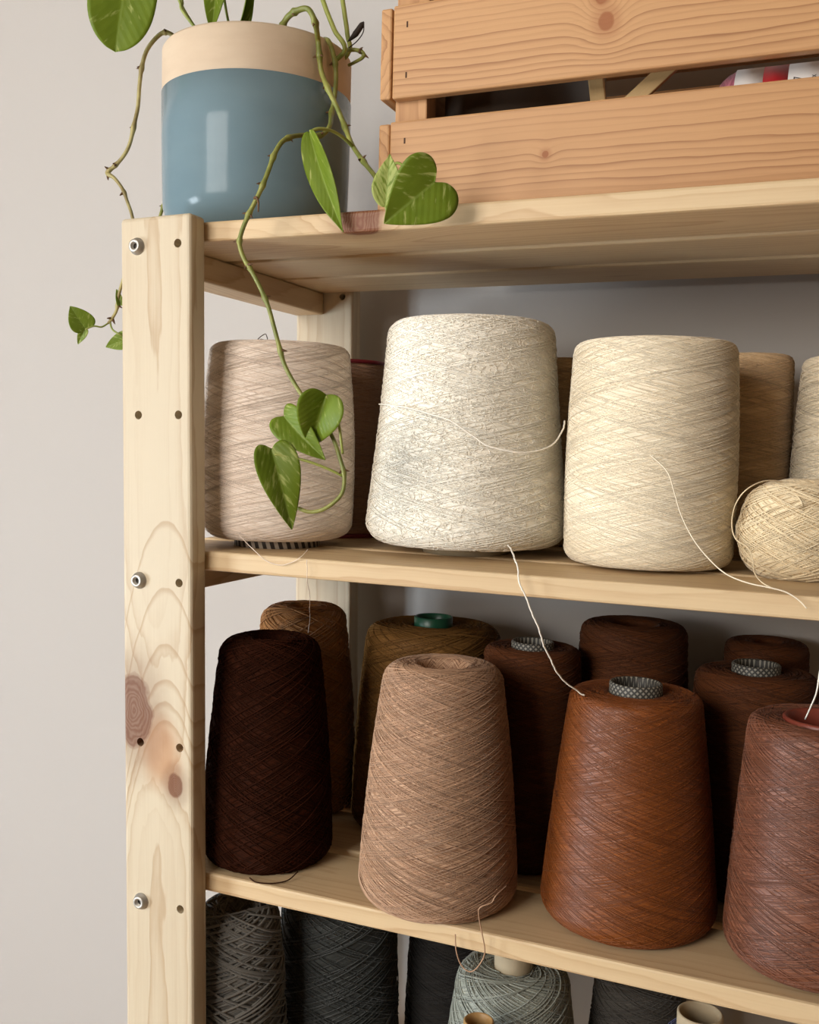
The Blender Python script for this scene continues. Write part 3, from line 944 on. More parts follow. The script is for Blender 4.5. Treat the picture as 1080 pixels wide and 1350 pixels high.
c = yarn_cone('yarn_bobbin', 'pinkish brown yarn bobbin with dark red end plates behind the silky cone', 0.0985, 0.2300, ZS, 0.0395, 0.0395, 0.1720, Y_PINK,
              lift=0.004, cb=0.002, ct=0.002, hole=0.012, bulge=0.0, wind=dict(n=90, w=0.0008, a=8, j=0.6, seg=0.008), cat='yarn bobbin', seed=7)
ring_tube('end_plate', 0.0415, 0.010, 0.1722, 0.1758, M_RED, c, (0.0985, 0.2300, ZS))
ring_tube('end_plate', 0.0415, 0.010, 0.0, 0.0038, M_RED, c, (0.0985, 0.2300, ZS))
yarn_cone('yarn_cone', 'beige yarn cone standing behind the fluffy white and straight cream cones', 0.3180, 0.2740, ZS, 0.0365, 0.0349, 0.1785, Y_BEIGE,
          ct=0.006, wind=dict(n=70, w=0.0008, a=13, j=0.6, seg=0.008), seed=8)
yarn_cone('yarn_cone', 'beige cylindrical yarn cone behind the cream cord ball', 0.4876, 0.2540, ZS, 0.0357, 0.0357, 0.1795, Y_BEIGE,
          ct=0.007, bulge=0.001, wind=dict(n=80, w=0.0008, a=13, j=0.6, seg=0.008), seed=9)
yarn_cone('yarn_cone', 'cream tapering yarn cone directly behind the cord ball', 0.5670, 0.2360, ZS, 0.0420, 0.0360, 0.1750, Y_CREAM,
          ct=0.008, wind=dict(n=100, w=0.0009, a=14, j=0.6, seg=0.008), seed=10)

# lower shelf: browns
def Y(name, a, b, w, ang, **kw): return yarn_mat(name, lin(*a), lin(*b), w, ang, **kw)


Y_CHOC = Y('chocolate_yarn', (60, 28, 14), (36, 16, 7), 0.0016, 28, rough=0.8, sheen=0.0, spec=0.08, bump=0.8, streak=0.8)
Y_TAN = Y('tan_yarn', (172, 122, 70), (130, 86, 44), 0.0014, 26, rough=0.7, sheen=0.15, bump=0.8, streak=0.8)
Y_OLIVE = Y('olive_brown_yarn', (128, 92, 48), (94, 64, 30), 0.0009, 16, rough=0.6, sheen=0.0, bump=0.6, streak=0.7, spec=0.15)
Y_TAUPE = Y('taupe_melange_yarn', (200, 163, 132), (134, 98, 74), 0.0012, 20, rough=0.65, sheen=0.1, bump=0.8, streak=1.1, spec=0.3)
Y_UMBER = Y('umber_yarn', (98, 53, 21), (68, 34, 11), 0.0009, 14, rough=0.75, sheen=0.02, bump=0.5, streak=0.6)
Y_COPPER = Y('copper_brown_yarn', (142, 78, 28), (96, 46, 12), 0.0009, 20, rough=0.45, sheen=0.03, bump=0.6, streak=0.7, spec=0.5)
Y_ROSE = Y('rosy_brown_yarn', (136, 84, 58), (90, 48, 31), 0.0011, 18, rough=0.45, sheen=0.05, bump=0.8, streak=1.0, spec=0.5)
GB = 'brown yarn cones on the lower shelf'
ZS = Z3
c = yarn_cone('yarn_cone', 'dark chocolate brown yarn cone beside the front post', 0.1020, 0.0827, ZS, 0.0575, 0.0445, 0.1969, Y_CHOC,
              cb=0.013, ct=0.016, hole=0.016, wind=dict(n=190, w=0.0010, a=30, j=0.8, seg=0.006, tint=0.18), group=GB, seed=12, hole_depth=0.008)
thread('loose_thread', [(0.118, 0.026, ZS + 0.0015), (0.128, 0.020, ZS + 0.002), (0.140, 0.024, ZS + 0.0016), (0.150, 0.034, ZS + 0.002), (0.154, 0.045, ZS + 0.006)], 0.0011, Y_CHOC, c)
yarn_cone('yarn_cone', 'tan brown yarn cone directly behind the chocolate brown cone', 0.0668, 0.2100, ZS, 0.0560, 0.0425, 0.2043, Y_TAN,
          cb=0.013, ct=0.015, hole=0.015, wind=dict(n=110, w=0.0012, a=28, j=0.7, seg=0.005, tint=0.12), group=GB, seed=13, hole_depth=0.008)
yarn_cone('yarn_cone', 'broad olive brown yarn cone with a green plastic tube', 0.2035, 0.2240, ZS, 0.0765, 0.0651, 0.1943, Y_OLIVE,
          cb=0.012, ct=0.012, hole=0.0195, wind=dict(n=150, w=0.0009, a=18, j=0.7, seg=0.007, tint=0.10),
          tube_top=(M_GREEN, 0.0190, 0.0165, 0.0095), group=GB, seed=14)
TAUPE = yarn_cone('yarn_cone', 'taupe melange yarn cone with open top at the shelf front', 0.2717, 0.0705, ZS, 0.0650, 0.0490, 0.1930, Y_TAUPE,
                  cb=0.016, ct=0.014, hole=0.0215, wind=dict(n=300, w=0.0007, a=19, j=0.9, seg=0.007, tint=0.16), group=GB, seed=15, hole_depth=0.016)
thread('loose_thread', THREAD_TAUPE, 0.0010, Y_TAUPE, TAUPE, wav=0.0001)
yarn_cone('yarn_cone', 'narrow umber yarn cone with checked tube between taupe and copper cones', 0.3185, 0.1730, ZS, 0.0445, 0.0424, 0.1934, Y_UMBER,
          ct=0.006, hole=0.0195, wind=dict(n=80, w=0.0008, a=14, j=0.5, seg=0.008), tube_top=(M_CHECK, 0.0190, 0.0160, 0.006), group=GB, seed=16)
yarn_cone('yarn_cone', 'glossy copper brown yarn cone with a checked card tube', 0.4225, 0.1035, ZS, 0.0690, 0.0515, 0.1800, Y_COPPER,
          cb=0.014, ct=0.006, hole=0.0215, bulge=0.001, wind=dict(n=270, w=0.0005, a=20, j=0.6, seg=0.008, tint=0.09),
          tube_top=(M_CHECK, 0.0208, 0.0175, 0.0085), group=GB, seed=17)
yarn_cone('yarn_cone', 'dark umber yarn cone with open top and no tube by the wall', 0.3967, 0.2360, ZS, 0.0500, 0.0480, 0.2125, Y_UMBER,
          ct=0.010, hole=0.021, wind=dict(n=80, w=0.0008, a=14, j=0.5, seg=0.008), group=GB, seed=18, hole_depth=0.02)
yarn_cone('yarn_cone', 'broad umber yarn cone with checked tube behind the rosy brown cone', 0.5070, 0.1985, ZS, 0.0510, 0.0490, 0.1866, Y_UMBER,
          ct=0.007, hole=0.0205, wind=dict(n=80, w=0.0008, a=14, j=0.5, seg=0.008), tube_top=(M_CHECK, 0.0200, 0.0165, 0.0075), group=GB, seed=19)
yarn_cone('yarn_cone', 'dark umber yarn cone against the wall behind the checked tube cone', 0.5103, 0.2955, ZS, 0.0390, 0.0370, 0.1962, Y_UMBER,
          ct=0.008, hole=0.014, wind=dict(n=60, w=0.0008, a=14, j=0.5, seg=0.008), group=GB, seed=20)
c = yarn_cone('yarn_cone', 'rosy brown lustrous yarn cone with a russet ring in the top', 0.5620, 0.0930, ZS, 0.0640, 0.0530, 0.1775, Y_ROSE,
              cb=0.015, ct=0.007, hole=0.0300, bulge=0.001, wind=dict(n=280, w=0.0006, a=19, j=0.9, seg=0.007, tint=0.18),
              tube_top=(M_ROSE, 0.0296, 0.0262, 0.0025), group=GB, seed=21, hole_depth=0.03)
thread('loose_thread', [(0.5690, 0.0480, Z2 + 0.0008), (0.5670, 0.0260, Z2 + 0.0008), (0.5655, 0.0195, Z2 - 0.002)] + THREAD_ROSE_WHITE, 0.0012, Y_WHITE, c)

# bottom shelf: greys
Y_GREY = Y('thick_grey_yarn', (116, 112, 105), (76, 74, 69), 0.0022, 24, rough=0.7, sheen=0.2, bump=0.9, streak=0.9)
Y_SLATE = Y('dark_slate_yarn', (66, 70, 68), (38, 40, 40), 0.0018, 22, rough=0.65, sheen=0.2, bump=0.8, streak=0.8)
Y_BLACK = Y('near_black_yarn', (40, 38, 36), (24, 22, 22), 0.0012, 16, rough=0.7, sheen=0.1, bump=0.6, streak=0.6)
Y_SAGE = Y('pale_sage_grey_yarn', (164, 168, 156), (108, 112, 104), 0.0013, 24, rough=0.5, sheen=0.2, bump=0.8, streak=1.0, spec=0.4)
Y_CHAR = Y('charcoal_yarn', (82, 78, 72), (54, 50, 46), 0.0014, 18, rough=0.7, sheen=0.1, bump=0.6, streak=0.7)
Y_BLUE = Y('navy_blue_yarn', (54, 60, 104), (34, 38, 70), 0.0012, 18, rough=0.6, sheen=0.2, bump=0.6, streak=0.7)
GG = 'grey yarn cones on the bottom shelf'
ZS = Z4
yarn_cone('yarn_cone', 'thick grey yarn cone with hollow top beside the front post', 0.0800, 0.0710, ZS + 0.003, 0.0450, 0.0345, 0.2241, Y_GREY,
          cb=0.010, ct=0.013, hole=0.0165, wind=dict(n=95, w=0.0022, a=24, j=1.2, seg=0.006, tint=0.16, sides=4), group=GG, seed=31, hole_depth=0.02)
yarn_cone('yarn_cone', 'broad dark slate yarn cone beside the thick grey one', 0.1345, 0.1670, ZS, 0.0590, 0.0540, 0.2050, Y_SLATE,
          cb=0.010, ct=0.010, wind=dict(n=130, w=0.0011, a=24, j=1.3, seg=0.006, tint=0.12), group=GG, seed=32)
yarn_cone('yarn_cone', 'near black yarn cone behind the sage grey one', 0.2300, 0.2350, ZS, 0.0460, 0.0419, 0.1900, Y_BLACK,
          wind=dict(n=70, w=0.0010, a=16, j=0.6, seg=0.008), group=GG, seed=33)
yarn_cone('yarn_cone', 'pale sage grey yarn cone with tall card tube', 0.3226, 0.1290, ZS, 0.0640, 0.0480, 0.1970, Y_SAGE,
          ct=0.014, cb=0.014, hole=0.0170, wind=dict(n=190, w=0.0011, a=26, j=1.0, seg=0.006, tint=0.18),
          tube_top=(M_CARD, 0.0166, 0.0140, 0.0150), group=GG, seed=34)
yarn_cone('yarn_cone', 'charcoal yarn cone between the sage grey and navy ones', 0.4220, 0.1900, ZS, 0.0450, 0.0389, 0.1830, Y_CHAR,
          wind=dict(n=90, w=0.0010, a=18, j=0.7, seg=0.007), group=GG, seed=35)
yarn_cone('yarn_cone', 'slim navy blue yarn cone with tall card tube', 0.4830, 0.1000, ZS, 0.0400, 0.0250, 0.1950, Y_BLUE,
          ct=0.006, hole=0.0180, wind=dict(n=90, w=0.0010, a=20, j=0.7, seg=0.007), tube_top=(M_CARD, 0.0176, 0.0150, 0.016), group=GG, seed=36)
yarn_cone('yarn_cone', 'small charcoal yarn cone with tan tube in front of the sage grey one', 0.3200, 0.0425, ZS, 0.0190, 0.0170, 0.1830, Y_CHAR,
          cb=0.003, ct=0.003, hole=0.0125, wind=dict(n=40, w=0.0009, a=20, j=0.7, seg=0.006), tube_top=(M_BRASS, 0.0122, 0.0098, 0.012), group=GG, seed=37)

# ------------------------------------------------------------------ potted plant
PX, PY, PR, PH = 0.0567, 0.122, 0.0856, 0.1679
plant = empty('potted_plant', (PX, PY, Z1), 'trailing pothos in a blue dipped ceramic pot on the top shelf', 'plant')


def clay_mat():
    k = NT('unglazed_clay')
    P = k.coord('Object')
    f = k.noise(k.mapping(P, (20, 20, 60)), 1.0, 4, 0.6)
    k.col(k.mix(f, lin(196, 173, 147), lin(218, 199, 174)))
    k.set(Roughness=0.85)
    k.bump(k.noise(P, 160, 3), 0.15, 0.0008)
    return k.m


def glaze_mat():
    k = NT('blue_grey_glaze')
    P = k.coord('Object')
    f = k.noise(k.mapping(P, (12, 12, 30)), 1.0, 3)
    k.col(k.mix(f, lin(106, 128, 138), lin(121, 143, 151)))
    k.set(Roughness=0.14)
    k.b.inputs['Specular IOR Level'].default_value = 0.15
    k.bump(k.noise(P, 30, 2), 0.06, 0.002)
    return k.m


M_CLAY, M_GLAZE = clay_mat(), glaze_mat()
GZ = PH * 0.765
rb_, rn = 0.060, 0.030
prof = [(0.0, 0.0), (0.052, 0.0)]
for i in range(1, 9):
    a = -math.pi / 2 + (math.pi / 2) * i / 8
    prof.append((0.052 + (PR - 0.0535) * math.cos(a), 0.034 + 0.034 * math.sin(a)))
glz = prof + [(PR - 0.0008, 0.06), (PR - 0.0003, 0.09), (PR, GZ)]
pot = lathe('pot', [(PR - 0.004, GZ - 0.01), (PR - 0.0015, GZ - 0.002), (PR - 0.0006, GZ), (PR - 0.0004, PH - 0.003), (PR - 0.002, PH - 0.0005), (PR - 0.005, PH), (PR - 0.008, PH - 0.002), (PR - 0.009, PH - 0.03)], M_CLAY, plant, (PX, PY, Z1), 96)
lathe('glaze', glz + [(PR - 0.0015, GZ + 0.0004)], M_GLAZE, pot, (PX, PY, Z1), 96)
soil = plain('potting_soil', lin(58, 42, 30), 0.95, 0, 0.4, 300)
lathe('soil', [(0.0005, PH - 0.022), (0.03, PH - 0.021), (0.06, PH - 0.023), (PR - 0.0085, PH - 0.024)], soil, plant, (PX, PY, Z1), 40)


def stem_mat(name, c1, c2):
    k = NT(name)
    P = k.coord('Object')
    k.col(k.mix(k.smooth(k.noise(P, 55, 3), 0.35, 0.65), c1, c2))
    k.set(Roughness=0.5)
    return k.m


M_STEM = stem_mat('green_stem', lin(150, 152, 78), lin(112, 120, 54))
M_STEM_DRY = stem_mat('pale_stem', lin(176, 164, 106), lin(128, 112, 66))
M_PET = stem_mat('petiole', lin(160, 168, 86), lin(126, 140, 60))
M_ROOT = plain('aerial_root', lin(100, 72, 46), 0.8, 0, 0.2)


def leaf_mat(pale):
    k = NT('pothos_leaf')
    uv = k.coord('UV')
    X, Y_, Z_ = k.sep(uv)
    ax = k.math('ABSOLUTE', X)
    # streaks run from the midrib out towards the tip
    st = k.n('ShaderNodeCombineXYZ')
    k.put(st.inputs[0], k.math('MULTIPLY', k.math('SUBTRACT', Y_, k.math('MULTIPLY', ax, 0.45)), 9.0))
    k.put(st.inputs[1], k.math('MULTIPLY', X, 2.2))
    n = k.noise(st.outputs[0], 1.0, 4, 0.6, k.math('MULTIPLY', k.n('ShaderNodeObjectInfo').outputs['Random'], 20.0))
    v = k.smooth(n, 0.60 - 0.28 * pale, 0.72 - 0.20 * pale)
    base = k.mix(k.noise(uv, 3.0, 2), lin(102, 126, 31), lin(132, 153, 47))
    col = k.mix(k.math('MULTIPLY', v, 0.75), base, lin(196, 204, 122))
    rib = k.math('SUBTRACT', 1.0, k.smooth(ax, 0.015, 0.05))
    col = k.mix(k.math('MULTIPLY', rib, 0.55), col, lin(150, 172, 84))
    k.col(col)
    k.set(Roughness=0.46)
    k.b.inputs['Specular IOR Level'].default_value = 0.3
    vein = k.math('FRACT', k.math('MULTIPLY', k.math('SUBTRACT', Y_, k.math('MULTIPLY', ax, 0.5)), 8.0))
    k.bump(k.math('ABSOLUTE', k.math('SUBTRACT', vein, 0.5)), 0.12, 0.002)
    tr = k.n('ShaderNodeBsdfTranslucent')
    k.put(tr.inputs['Color'], k.mix(0.5, col, lin(150, 190, 40)))
    mx = k.n('ShaderNodeMixShader')
    mx.inputs[0].default_value = 0.25
    k.t.links.new(k.b.outputs[0], mx.inputs[1])
    k.t.links.new(tr.outputs[0], mx.inputs[2])
    k.t.links.new(mx.outputs[0], k.out.inputs['Surface'])
    return k.m


LM = {}
DEEP = [(0.0, 0.0), (0.13, -0.15), (0.30, -0.185), (0.44, -0.09), (0.50, 0.09), (0.46, 0.30), (0.355, 0.52), (0.20, 0.76), (0.07, 0.93), (0.0, 1.0)]
ROUND = [(0.0, 0.0), (0.2, -0.06), (0.38, 0.0), (0.48, 0.2), (0.5, 0.45), (0.46, 0.68), (0.34, 0.86), (0.17, 0.965), (0.0, 1.0)]
NARROW = [(0.0, 0.0), (0.12, 0.0), (0.28, 0.06), (0.42, 0.18), (0.50, 0.36), (0.44, 0.56), (0.28, 0.76), (0.09, 0.92), (0.0, 1.0)]
LEAF_HEART['keys'] = DEEP
LEAF_BIG['keys'] = ROUND
LEAF_FOLDED['keys'] = NARROW
LEAF_SMALL['keys'] = NARROW


def leaf(parent, d):
    key = round(d['pale'], 1)
    if key not in LM: LM[key] = leaf_mat(key)
    base, tip = Vector(d['base']), Vector(d['tip'])
    ax = tip - base
    L = ax.length
    ax.normalize()
    nrm = Vector(d['face'])
    nrm = (nrm - ax * nrm.dot(ax)).normalized()
    nrm = Matrix.Rotation(d['roll'], 3, ax) @ nrm
    side = ax.cross(nrm)
    W = d['width']
    K = d.get('keys') or [(0.0, 0.0), (0.13, -0.06), (0.29, -0.075), (0.43, -0.0), (0.50, 0.15), (0.48, 0.34), (0.385, 0.55), (0.22, 0.78), (0.08, 0.93), (0.0, 1.0)]
    out = catmull([(x, y, 0) for x, y in K], 4)
    nu, nh = len(out), 8
    V, Fc, uv = [], [], []
    sf = math.sin(d['fold'])
    cf = math.cos(d['fold'])
    for i in range(nu):
        o_ = i / (nu - 1)
        qx, qy = out[i][0], out[i][1]
        my = max(0.0, min(1.0, o_ ** 1.15))
        for j in range(-nh, nh + 1):
            q = abs(j) / nh
            x = math.copysign(qx * q, j) * W
            t = my + (qy - my) * q ** 1.15
            z = abs(x) * sf * (1 - 0.25 * q) - d['curl'] * L * (t - 0.25) ** 2 + 0.018 * L * math.sin(7 * t + (2 if j > 0 else 0)) * q * q
            V.append(base + ax * (t * L) + side * (x * cf) + nrm * z)
            uv.append((x / W * 2, t))
    nv = 2 * nh + 1
    for i in range(nu - 1):
        for j in range(nv - 1):
            Fc.append((i * nv + j, i * nv + j + 1, (i + 1) * nv + j + 1, (i + 1) * nv + j))
    me = bpy.data.meshes.new('leaf')
    me.from_pydata([tuple(p - base) for p in V], [], Fc)
    l = me.uv_layers.new(name='UVMap')
    l.data.foreach_set('uv', [c for f_ in Fc for vi in f_ for c in uv[vi]])
    me.polygons.foreach_set('use_smooth', [True] * len(me.polygons))
    me.update()
    me.materials.append(LM[key])
    o = bpy.data.objects.new('leaf', me)
    o.location = base
    md = o.modifiers.new('thickness', 'SOLIDIFY')
    md.thickness = 0.0005
    return link(o, parent)


def root_mesh():
    seg = 6
    V, Fc = [], []
    pr = [(0.0014, 0.0), (0.0012, 0.0016), (0.0007, 0.0034), (0.0002, 0.0046)]
    for i, (r, z) in enumerate(pr):
        V += [(r * math.cos(6.283 * j / seg) + 0.0006 * i * i * .3, r * math.sin(6.283 * j / seg), z) for j in range(seg)]
    Fc = [(i * seg + j, i * seg + (j + 1) % seg, (i + 1) * seg + (j + 1) % seg, (i + 1) * seg + j) for i in range(len(pr) - 1) for j in range(seg)]
    me = bpy.data.meshes.new('aerial_root')
    me.from_pydata(V, [], Fc)
    me.polygons.foreach_set('use_smooth', [True] * len(me.polygons))
    me.materials.append(M_ROOT)
    return me


ROOT = root_mesh()


def vine(P, r0, r1, mat, nodes, seed):
    """stem that thickens at each node; short brown aerial roots at the nodes"""
    rg = random.Random(seed)
    path = catmull(P, 8)
    n = len(path)
    t = np.linspace(0, 1, n)
    rad = r0 + (r1 - r0) * t
    for q in nodes: rad = rad * (1 + 0.45 * np.exp(-((t - q) * n / 1.6) ** 2))
    o = tube('vine', path, rad, mat, plant, 8, 1, False)
    for q in nodes:
        i = int(q * (n - 1))
        tg = Vector(path[min(i + 1, n - 1)] - path[max(i - 1, 0)]).normalized()
        for kk in range(rg.choice((1, 1, 2))):
            sd = Vector((rg.uniform(-1, 1), rg.uniform(-0.9, 0.1), rg.uniform(-0.8, 0.3)))
            sd = (sd - tg * sd.dot(tg)).normalized()
            dr = (sd + tg * 0.5).normalized()
            a = bpy.data.objects.new('aerial_root', ROOT)
            link(a, o)
            a.location = Vector(path[i]) + sd * rad[i] * 0.6
            a.rotation_mode = 'QUATERNION'
            a.rotation_quaternion = dr.to_track_quat('Z', 'Y')
            s = rg.uniform(0.6, 1.0)
            a.scale = (s, s, s)
    return o


va = vine(VINE_A, 0.0026, 0.0017, M_STEM, [.06, .16, .3, .42, .52, .64, .76, .86], 1)
tube('petiole', PET_FOLDED, [0.0016, 0.0013, 0.0015], M_PET, va)
tube('petiole', PET_SMALL, 0.0010, M_PET, va)
tube('petiole', PET_HEART, [0.0012, 0.0010, 0.0010], M_PET, va)
for d in (LEAF_FOLDED, LEAF_SMALL, LEAF_HEART): leaf(va, d)
vb = vine(VINE_B, 0.0021, 0.0015, M_STEM, [.08, .16, .22, .28, .33, .38, .43, .48, .53, .58, .66, .76, .86], 2)
tube('petiole', PET_CURLED, 0.0011, M_PET, vb)
tube('petiole', PET_CUPPED, 0.0010, M_PET, vb)
tube('petiole', PET_DROOP, 0.0011, M_PET, vb)
for d in (LEAF_CURLED, LEAF_CUPPED, LEAF_DROOP): leaf(vb, d)
tube('aerial_root', [(0.1372, -0.0125, 1.7065), (0.1405, -0.0150, 1.7060), (0.1425, -0.0155, 1.7020), (0.1425, -0.0155, 1.6950)], [0.0012, 0.0006], M_ROOT, vb, 6)
vc = vine(VINE_C, 0.0020, 0.0014, M_STEM_DRY, [.08, .22, .36, .47, .50, .54, .62, .9, .97], 3)
tube('petiole', PET_LEFT, 0.0008, M_PET, vc)
tube('petiole', PET_LEFT2, 0.0009, M_PET, vc)
for d in (LEAF_LEFT, LEAF_LEFT_TINY, LEAF_HIDDEN, LEAF_BUD): leaf(vc, d)
vine(VINE_D, 0.0018, 0.0015, M_STEM, [.45], 4)
vine(VINE_H, 0.0018, 0.0014, M_STEM, [.3, .5], 5)
tube('petiole', [(0.045, 0.105, Z1 + PH - 0.022)] + PET_BIG[1:], 0.0014, M_PET, plant)
tube('petiole', [(0.100, 0.125, Z1 + PH - 0.022)] + PET_T1, 0.0021, M_PET, plant)
tube('petiole', [(0.105, 0.140, Z1 + PH - 0.022)] + PET_T2, 0.0021, M_PET, plant)
tube('petiole', [(0.030, 0.130, Z1 + PH - 0.022)] + PET_T3[1:], 0.0013, M_PET, plant)
for d in (LEAF_BIG, LEAF_UPRIGHT, LEAF_EDGE, LEAF_TOP_A, LEAF_TOP_B, LEAF_TOP_C): leaf(plant, d)
tube('petiole', [(0.04, 0.125, Z1 + PH - 0.022), (0.022, 0.122, 1.915), LEAF_UPRIGHT['base']], 0.0013, M_PET, plant)
tube('petiole', [(0.055, 0.11, Z1 + PH - 0.022), LEAF_EDGE['base']], 0.0013, M_PET, plant)
M_DRY = plain('dried_leaf_scrap', lin(44, 34, 28), 0.8)
tube('dried_stipule', [(0.1445, 0.128, 1.874), (0.152, 0.128, 1.880), (0.158, 0.128, 1.887), (0.160, 0.128, 1.8895)], [0.0006, 0.0030, 0.0026, 0.0003], M_DRY, plant, 6)
tube('dried_stipule', [(0.1455, 0.127, 1.868), (0.154, 0.127, 1.873), (0.160, 0.127, 1.880), (0.1605, 0.127, 1.8885)], 0.0005, M_DRY, plant, 5)

# ------------------------------------------------------------------ crate
CX0, CX1, CY0, CY1, CZ = 0.2168, 0.677, 0.0395, 0.300, Z1
crate = empty('storage_crate', ((CX0 + CX1) / 2, (CY0 + CY1) / 2, CZ), 'orange toned pine slatted crate on the top shelf', 'crate')
CL, CD = lin(197, 151, 104), lin(138, 87, 50)
M_CR1 = wood('crate_pine_knotty', CL, CD, 'x', 0.0048, 0.030, -0.075, 0.010, [(0.3935 - 0.447, 0.0015, 0.0080, 1.2), (0.3895 - 0.447, 0.020, 0.0065, 1.2)], 0.5, 0.007, 0.80, lin(150, 88, 46))
M_CR2 = wood('crate_pine', lin(193, 147, 101), lin(135, 85, 49), 'x', 0.0050, 0.030, -0.060, 0.012, [(0.352 - 0.447, 0.0, 0.0030, 1.0)], 0.5, 0.009, 0.80, lin(150, 88, 46))
M_CRE = wood('crate_end_pine', CL, CD, 'y', 0.0060, 0.030, 0.0, 0.02, [], 0.55, 0.012, 0.7)
M_CRP = wood('crate_corner_pine', CL, CD, 'z', 0.0060, 0.030, 0.0, 0.02, [], 0.55, 0.012, 0.6)
SH, SGP, BT = 0.0705, 0.0172, 0.0095
M_NAIL = plain('staple_hole', lin(70, 42, 24), 0.8)
for r in range(3):
    z0 = CZ + r * (SH + SGP)
    for yy, front in ((CY0, True), (CY1 - BT, False)):
        xo = 0.0003 if r == 0 else 0.0012
        s = box('crate_slat', (CX0 + BT + xo, yy, z0), (CX1 - BT - xo, yy + BT, z0 + SH), (M_CR2, M_CR1, M_CR2)[r], crate, 0.0016)
        if front:
            for xx in (CX0 + BT + 0.013, CX1 - BT - 0.013):
                for zz in (0.017, 0.055):
                    box('staple', (xx - 0.0006, yy - 0.00015, z0 + zz - 0.0022), (xx + 0.0007, yy + 0.002, z0 + zz + 0.0022), M_NAIL, s)
    for xx in (CX0, CX1 - BT):
        box('crate_end_board', (xx, CY0 + 0.0006, z0 + 0.0005), (xx + BT, CY1 - 0.0006, z0 + SH - 0.001), M_CRE, crate, 0.0016)
for xx in (CX0 + BT + 0.0002, CX1 - BT - 0.0272):
    for yy in (CY0 + BT + 0.0002, CY1 - BT - 0.0192):
        box('corner_post', (xx, yy, CZ), (xx + 0.027, yy + 0.019, CZ + 3 * SH + 2 * SGP), M_CRP, crate, 0.001)
for i in range(4):
    y0 = CY0 + BT + 0.021 + i * 0.0505
    box('crate_bottom_board', (CX0 + BT + 0.0004, y0, CZ + 0.0004), (CX1 - BT - 0.0004, y0 + 0.048, CZ + 0.0085), M_CR2, crate, 0.001)

# things lying in the crate
ZB = CZ + 0.0085
bowl = lathe('bowl', [(0.0005, 0.0), (0.040, 0.0), (0.058, 0.012), (0.066, 0.040), (0.068, 0.135), (0.0655, 0.135), (0.063, 0.042), (0.055, 0.016), (0.038, 0.004), (0.0005, 0.004)],
             plain('dark_stoneware', lin(74, 62, 52), 0.35, 0, 0.12), None, (0.3020, 0.150, ZB), 64)
tag(bowl, 'dark brown stoneware bowl seen through the gap of the crate', 'bowl')
M_LATH = wood('lath_wood', lin(206, 172, 118), lin(168, 128, 80), 'z', 0.005, 0.03, 0.0, 0.02, [], 0.5, 0.01, 0.5)


def lath(p0, p1, w, t, label, face):
    p0, p1 = Vector(p0), Vector(p1)
    ax = (p1 - p0).normalized()
    n = Vector(face)
    n = (n - ax * n.dot(ax)).normalized()
    s = n.cross(ax)
    o = bm_obj('wooden_lath', box_bm(w, t, (p1 - p0).length, 0.0008), M_LATH, None)
    o.matrix_world = Matrix.Translation((p0 + p1) / 2) @ Matrix((s, -n, ax)).transposed().to_4x4()
    tag(o, label, 'lath')
    return o


lath((0.3925, 0.0740, ZB + 0.0008), (0.3710, 0.0740, ZB + 0.150), 0.0115, 0.005, 'upright pale wooden lath leaning inside the crate', (0, -1, 0))
lath((0.3340, 0.0690, ZB + 0.0055), (0.4800, 0.0690, ZB + 0.128), 0.0115, 0.005, 'slanting pale wooden lath inside the crate', (0.1, -1, 0))

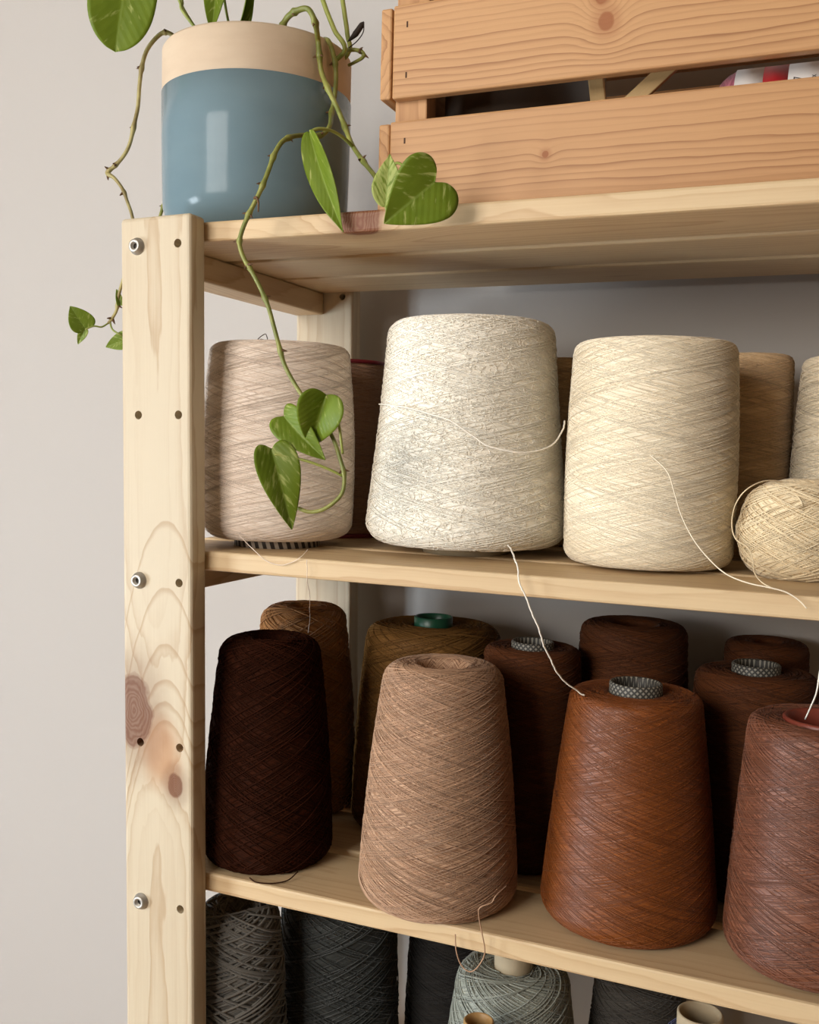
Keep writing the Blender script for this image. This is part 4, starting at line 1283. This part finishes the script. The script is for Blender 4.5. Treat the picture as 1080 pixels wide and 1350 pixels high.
# skein with paper band
sk = empty('yarn_skein', (0.53, 0.092, ZB), 'pink yarn skein with white and red paper band lying in the crate', 'yarn skein')
Y_PK = Y('pink_yarn', (206, 120, 140), (160, 76, 100), 0.0018, 12, rough=0.8, sheen=0.3, bump=0.8, streak=0.8)
SR = 0.0440
SKC = (0.4590, 0.1010, ZB + SR + 0.0012)
pr = [(0.0005, 0.0)] + [(SR * 1.02 * math.sin(math.pi / 2 * i / 8) ** 0.8, 0.026 * (1 - math.cos(math.pi / 2 * i / 8))) for i in range(1, 9)]
pr += [(SR, 0.05), (SR, 0.12)] + [(SR * math.cos(math.pi / 2 * i / 8) + .0003, 0.12 + 0.022 * math.sin(math.pi / 2 * i / 8)) for i in range(1, 9)]
lathe('yarn', pr, Y_PK, sk, SKC, 48, True, False, (0, math.pi / 2, 0))
M_PAPER = plain('label_paper', lin(232, 228, 224), 0.6)
M_REDP = plain('red_label_print', lin(178, 24, 34), 0.45)
M_INK = plain('label_ink', lin(60, 58, 60), 0.6)
band = None
for (a, b, m) in ((0.0215, 0.0405, M_PAPER), (0.0405, 0.0570, M_REDP), (0.0570, 0.0850, M_PAPER)):
    o = lathe('paper_band', [(SR + 0.0014, a), (SR + 0.0014, b), (SR + 0.0010, b), (SR + 0.0010, a)], m, sk, SKC, 48, True, True, (0, math.pi / 2, 0))
    if band is None: band = o


def print_text(body, x, dz, size, rot):
    """flat print lying on the band, tangent to it"""
    cu = bpy.data.curves.new('label_print', 'FONT')
    cu.body = body
    cu.size = size
    cu.align_x = 'CENTER'
    cu.align_y = 'CENTER'
    o = bpy.data.objects.new('label_print', cu)
    COL.objects.link(o)
    bpy.context.view_layer.update()
    me = bpy.data.meshes.new_from_object(o.evaluated_get(bpy.context.evaluated_depsgraph_get()))
    bpy.data.objects.remove(o)
    me.materials.clear()
    me.materials.append(M_INK)
    q = bpy.data.objects.new('label_print', me)
    # wrap the flat glyphs round the band
    Rr = SR + 0.0016
    c, s = math.cos(rot), math.sin(rot)
    for v in me.vertices:
        x0, y0 = v.co.x * c - v.co.y * s, v.co.x * s + v.co.y * c
        an = (y0 + dz) / Rr
        v.co = (x0 + x, -Rr * math.cos(an), Rr * math.sin(an))
    q.location = SKC
    link(q, band)
    return q


print_text('2-27', 0.0640, 0.020, 0.0085, math.pi / 2)
print_text('per Ex', 0.0735, 0.020, 0.0060, math.pi / 2)
